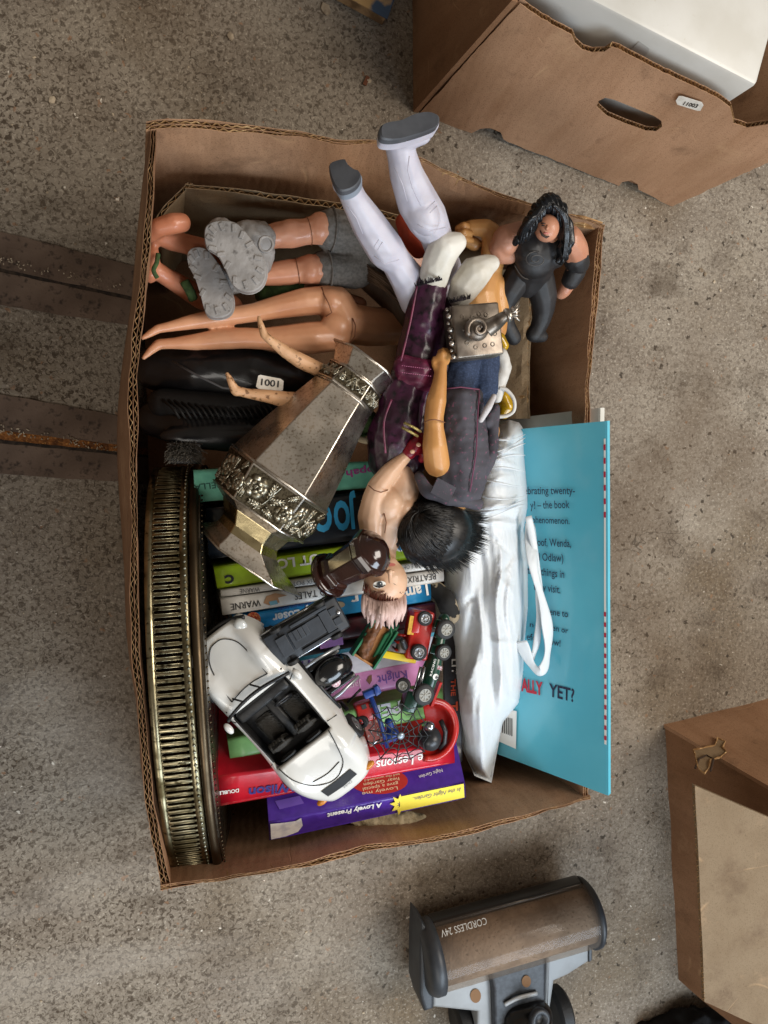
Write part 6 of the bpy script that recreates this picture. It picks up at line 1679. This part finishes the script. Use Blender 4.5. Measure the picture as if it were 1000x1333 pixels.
# little red lorry, blue grab, web disc, red dome toy
rl = thing('toy_lorry', 'tiny worn red toy lorry beside the rear wheel of the white convertible', 'toy car', P(478, 935, .2), 'small toy cars')
sW = S(480, 930, .225)
lx = (P(474, 918, .225)-P(486, 962, .225)).normalized(); ly = V((0, 0, 1)).cross(lx).normalized()
obj('cab', boxm(P(476, 925, .228), lx*13*sW, ly*13*sW, V((0, 0, .006)), .002), TR, rl, True)
for dx in (-5, 5): obj('window', boxm(P(479+dx, 919-dx*.2, .2345), lx*3*sW, ly*3*sW, V((0, 0, .0004))), BLACKP, rl)
obj('flatbed', boxm(P(486, 952, .224), lx*17*sW, ly*11*sW, V((0, 0, .003)), .0008), M('worn_red_bed', '8a4238', .6, col2='a8a09a', scale=300, lo=.55, hi=.6), rl)
wheel(rl, P(471, 939, .232), V((-.6, -.3, 1)), 9*sW, 6*sW, 0, BLACK)
obj('rear_hook', tube([P(478, 965, .226), P(486, 968, .227), P(494, 962, .226)], .0012, 6), CHROME, rl, True)
bg2 = thing('toy_grab', 'bright blue toy crane arm standing on the green book', 'toy part', P(490, 925, .2))
TB = M('toy_blue', '1c3f8a', .35, col2='16336f', scale=60)
obj('arm', tube([P(482, 905, .236), P(492, 930, .237), P(500, 955, .232), P(504, 972, .225)], .0021, 8), TB, bg2, True)
obj('hook_block', boxm(P(484, 901, .238), V((.007, .0024, 0)), V((-.0012, .003, 0)), V((0, 0, .003)), .001), TB, bg2, True)
obj('hook_block', boxm(P(490, 898, .240), V((.002, .0008, 0)), V((-.001, .004, 0)), V((0, 0, .003)), .0008), TB, bg2, True)
obj('base', blobmesh([[(500, 962, .222, 8), (512, 955, .222, 8)], [(506, 940, .22, 6), (512, 960, .22, 6)]], vox=.001), TB, bg2, True)
web = thing('web_disc', 'black plastic spider web disc with a grey centre button', 'toy part', P(522, 958, .22))
WEB = M('web_black', '19191b', .45); wcn = V((.12, -.18, 1)).normalized(); wc0 = P(522, 958, .245)
def wp(a, r): return hit(522+r*math.cos(a), 958+r*math.sin(a), wc0, wcn)-wcn*(.0002*r*.6)
for k in range(12):
    a = 2*PI*k/12+.1; R_ = 40+3*math.sin(k*2.1)
    obj('web_spoke', tube([wp(a, 5), wp(a, R_*.5), wp(a, R_)], .0006, 5), WEB, web, True)
for i, r0 in enumerate((13, 21, 30, 39)):
    l = []
    for k in range(12):
        a = 2*PI*k/12+.1; R_ = r0*(1+.06*math.sin(k*2.1)); l += [wp(a, R_), wp(a+PI/12, R_*.88)]
    obj('web_ring', tube(l, .0005, 5, closed=True), WEB, web, True)
obj('button', lathe(wc0-wcn*.001, wcn, [(0, .0032), (.0015, .0032), (.0024, .0025), (.0026, .0)], 20), M('grey_blue_button', '8b97a3', .3, .4), web, True)
rd = thing('red_dome_toy', 'broken red half-dome toy with a dark grey round mechanism inside', 'toy part', P(565, 960, .18))
dn = V((-.55, .1, .83)).normalized()
bmd = bmesh.new(); cD = P(562, 950, .222); rD = 33*S(560, 960, .22)
_, dp, du = frame(dn)
rows = []
for i in range(11):
    ph = math.radians(8+i*9.0)
    row = []
    for k in range(25):
        th = -1.9+3.8*k/24
        d_ = V((math.cos(th)*math.sin(ph), math.sin(th)*math.sin(ph), -math.cos(ph)))
        row.append((d_, bmd.verts.new(cD+V((d_.x, d_.y*1.15, d_.z*.55))*rD)))
    rows.append(row)
inn_ = [[bmd.verts.new(cD+V((d.x, d.y*1.15, d.z*.55))*rD*.93) for d, v in row] for row in rows]
for i in range(10):
    for k in range(24):
        bmd.faces.new([rows[i][k][1], rows[i+1][k][1], rows[i+1][k+1][1], rows[i][k+1][1]])
        bmd.faces.new([inn_[i][k], inn_[i][k+1], inn_[i+1][k+1], inn_[i+1][k]])
for k in range(24): bmd.faces.new([rows[10][k][1], inn_[10][k], inn_[10][k+1], rows[10][k+1][1]])
obj('dome', bmd, TR, rd, True)
obj('dome_rim', tube([cD+V((math.cos(t)*1.0, math.sin(t)*1.15, .02))*rD for t in [-1.9+3.8*k/24 for k in range(25)]], .0032, 8, .8), TR, rd, True)
MEC = M('dark_grey_mechanism', '3a3b3e', .35, .3, col2='2c2d30', scale=80)
obj('drum', lathe(P(557, 956, .218), V((-.1, -.2, 1)), [(0, .0085), (.004, .0105), (.008, .0105), (.009, .0095), (.011, .0095), (.012, .0078), (.016, .0068), (.0165, 0)], 26), MEC, rd, True)
obj('shaft', lathe(P(556, 946, .232), V((0, .4, 1)), [(0, .005), (.006, .004), (.008, .0045), (.011, .003), (.0125, 0)], 18), CHROME, rd, True)
obj('clamp', tube([P(574, 938, .226), P(580, 952, .226), P(579, 966, .222), P(572, 974, .22)], .0022, 8), BLACK, rd, True)
cmf = blob('camouflage_cloth', [[(566, 765, .19, 11), (580, 780, .195, 14), (588, 800, .19, 12)]], M('camouflage', '1a1815', .9, col2='8a7c66', scale=70, lo=.52, hi=.54), None, vox=.0018, fn=cloth); tag(cmf, 'small black and beige camouflage cloth beside the white bag', 'cloth')

# ------------------------------------------------------------------ vacuum floor head
vh = thing('vacuum_head', 'grey cordless vacuum floor head with a dusty clear roller cover', 'vacuum cleaner', P(660, 1260, 0))
va0 = P(566, 1243, .055); va1 = P(762, 1188, .055); vx = (va1-va0).normalized(); vlen = (va1-va0).length; vy = V((-vx.y, vx.x, 0)); sV = S(660, 1215, .06)
VGD = M('vacuum_dark_grey', '34383d', .45, col2='2b2e33', scale=60, bump=.05); VGL = M('vacuum_light_grey', '8f9294', .45, col2='868889', scale=40, bump=.03); VBL = M('vacuum_black', '101113', .3, coat=.3)
R_ = 43*sV
obj('roller', lathe(va0, vx, [(0, R_*.86), (vlen, R_*.86)], 40), M('dusty_roller', 'a3907c', .85, col2='85725f', scale=45, col3='7a6855', scale3=300, bump=.5, bscale=250, bdist=.002), vh, True)
nb = bmesh.new()
CLR = bpy.data.materials.new('smoky_clear_plastic'); CLR.use_nodes = True
nt = CLR.node_tree; pr = nt.nodes['Principled BSDF']; pr.inputs['Roughness'].default_value = .12; pr.inputs['Base Color'].default_value = (.30, .25, .21, 1)
trn = nt.nodes.new('ShaderNodeBsdfTransparent'); trn.inputs[0].default_value = (.86, .8, .74, 1); mxs = nt.nodes.new('ShaderNodeMixShader'); mxs.inputs[0].default_value = .22
nt.links.new(trn.outputs[0], mxs.inputs[1]); nt.links.new(pr.outputs[0], mxs.inputs[2]); nt.links.new(mxs.outputs[0], nt.nodes['Material Output'].inputs[0])
N_ = 30; rgs = []
for k, t in enumerate((0, vlen)):
    rgs.append([nb.verts.new(va0+vx*t+(vy*math.cos(a)+V((0, 0, 1))*math.sin(a))*R_) for a in [math.radians(-15+210*i/N_) for i in range(N_+1)]])
for i in range(N_): nb.faces.new([rgs[0][i], rgs[0][i+1], rgs[1][i+1], rgs[1][i]])
obj('clear_cover', nb, CLR, vh, True)
obj('end_cap', lathe(va0-vx*.016, vx, [(0, R_*.80), (.002, R_*.98), (.008, R_*1.07), (.0165, R_*1.07)], 36), VGD, vh, True)
obj('end_cap', lathe(va1-vx*.001, vx, [(0, R_*1.06), (.005, R_*1.05), (.009, R_*.92), (.010, R_*.8)], 36), VGD, vh, True)
obj('front_lip', boxm((va0+va1)/2+vy*R_*.93-V((0, 0, .008)), vx*vlen*.5, vy*.004, V((0, 0, .010)), .003), VBL, vh, True)
cfr = [(543, 1200), (556, 1215), (566, 1262), (566, 1310), (556, 1318), (542, 1300), (538, 1250)]
def prism(pl, z0, z1, bev=.0):
    bm = bmesh.new(); c = [P(a, b, z1) for a, b in pl]; lo_ = [V((q.x, q.y, z0)) for q in c]
    t_ = [bm.verts.new(q) for q in c]; b_ = [bm.verts.new(q) for q in lo_]; k = len(pl)
    bm.faces.new(t_); bm.faces.new(b_[::-1])
    for i in range(k): bm.faces.new([t_[i], b_[i], b_[(i+1) % k], t_[(i+1) % k]])
    if bev: 
        bmesh.ops.recalc_face_normals(bm, faces=bm.faces)
        bmesh.ops.bevel(bm, geom=[e for e in bm.edges if all(v in t_ for v in e.verts)], offset=bev, segments=3, affect='EDGES', profile=.5)
    return bm
sharp(obj('side_cheek', prism([(549, 1200), (558, 1210), (564, 1236), (567, 1272), (565, 1314), (553, 1318), (547, 1296), (547, 1236)], .020, .062, .004), VGD, vh, True))
sharp(obj('shroud', prism([(564, 1277), (635, 1255), (643, 1290), (646, 1335), (646, 1400), (620, 1400), (622, 1318), (564, 1312)], .006, .058, .004), VGL, vh, True))
sharp(obj('shroud', prism([(712, 1232), (768, 1216), (768, 1252), (740, 1270), (722, 1278), (716, 1320), (712, 1400), (706, 1400)], .006, .058, .004), VGL, vh, True))
sharp(obj('side_strip', prism([(767, 1217), (771, 1216), (771, 1250), (767, 1253)], .006, .06, .001), VGD, vh, True))
sharp(obj('centre_panel', prism([(636, 1254), (711, 1231), (711, 1300), (708, 1400), (646, 1400), (643, 1290)], .006, .068, .004), M('vacuum_speckled', '2c2f34', .5, col2='3c4046', scale=200), vh, True))
BS = M('brown_stain', '7a5a3c', .8)
for c, r in (((619, 1296), 7), ((685, 1277), 6)):
    z_ = .0602 if c[0] < 640 else .0702
    poly_px(disc_px(c, r, None, None, 18, r*1.3), V((0, 0, z_-.002)), V((0, 0, 1)), BS, vh, 'stain', .0008)
obj('handle_trim', tube(smoothpath([P(657, 1308, .07), P(675, 1299, .072), P(699, 1293, .07)], 6), .0028, 8, .6), M('trim_grey', '9a9d9f', .35), vh, True)
blob('neck', [[(672, 1325, .065, 20), (700, 1322, .07, 20)], [(680, 1345, .075, 26), (700, 1345, .08, 24)]], VBL, vh, vox=.002)
obj('neck_socket', lathe(P(700, 1325, .09), V((.1, .2, 1)), [(0, .012), (.006, .0125), (.008, .011), (.008, .007), (.002, .0065), (.002, 0)], 26), VGD, vh, True)
for (x, y, r) in ((602, 1335, 23), (728, 1315, 30)):
    wheel(vh, P(x, y, .028), vx, .028, .018, 0, VGL)
pl_n = V((0, 0, 1)); pt_ = P(620, 1200, .093)
nrm_ = (V((0, 0, 1))*.88+vy*.47).normalized(); pt_ = (va0+va1)/2+nrm_*R_*1.012
text_px('CORDLESS 24V', (632, 1194), (573, 1211), 8, pt_, nrm_, M('faded_white_print', 'a8a49c', .6), vh, lift=.0012, bold=.0)

# ------------------------------------------------------------------ link everything
for o_ in PEND: COL.objects.link(o_)
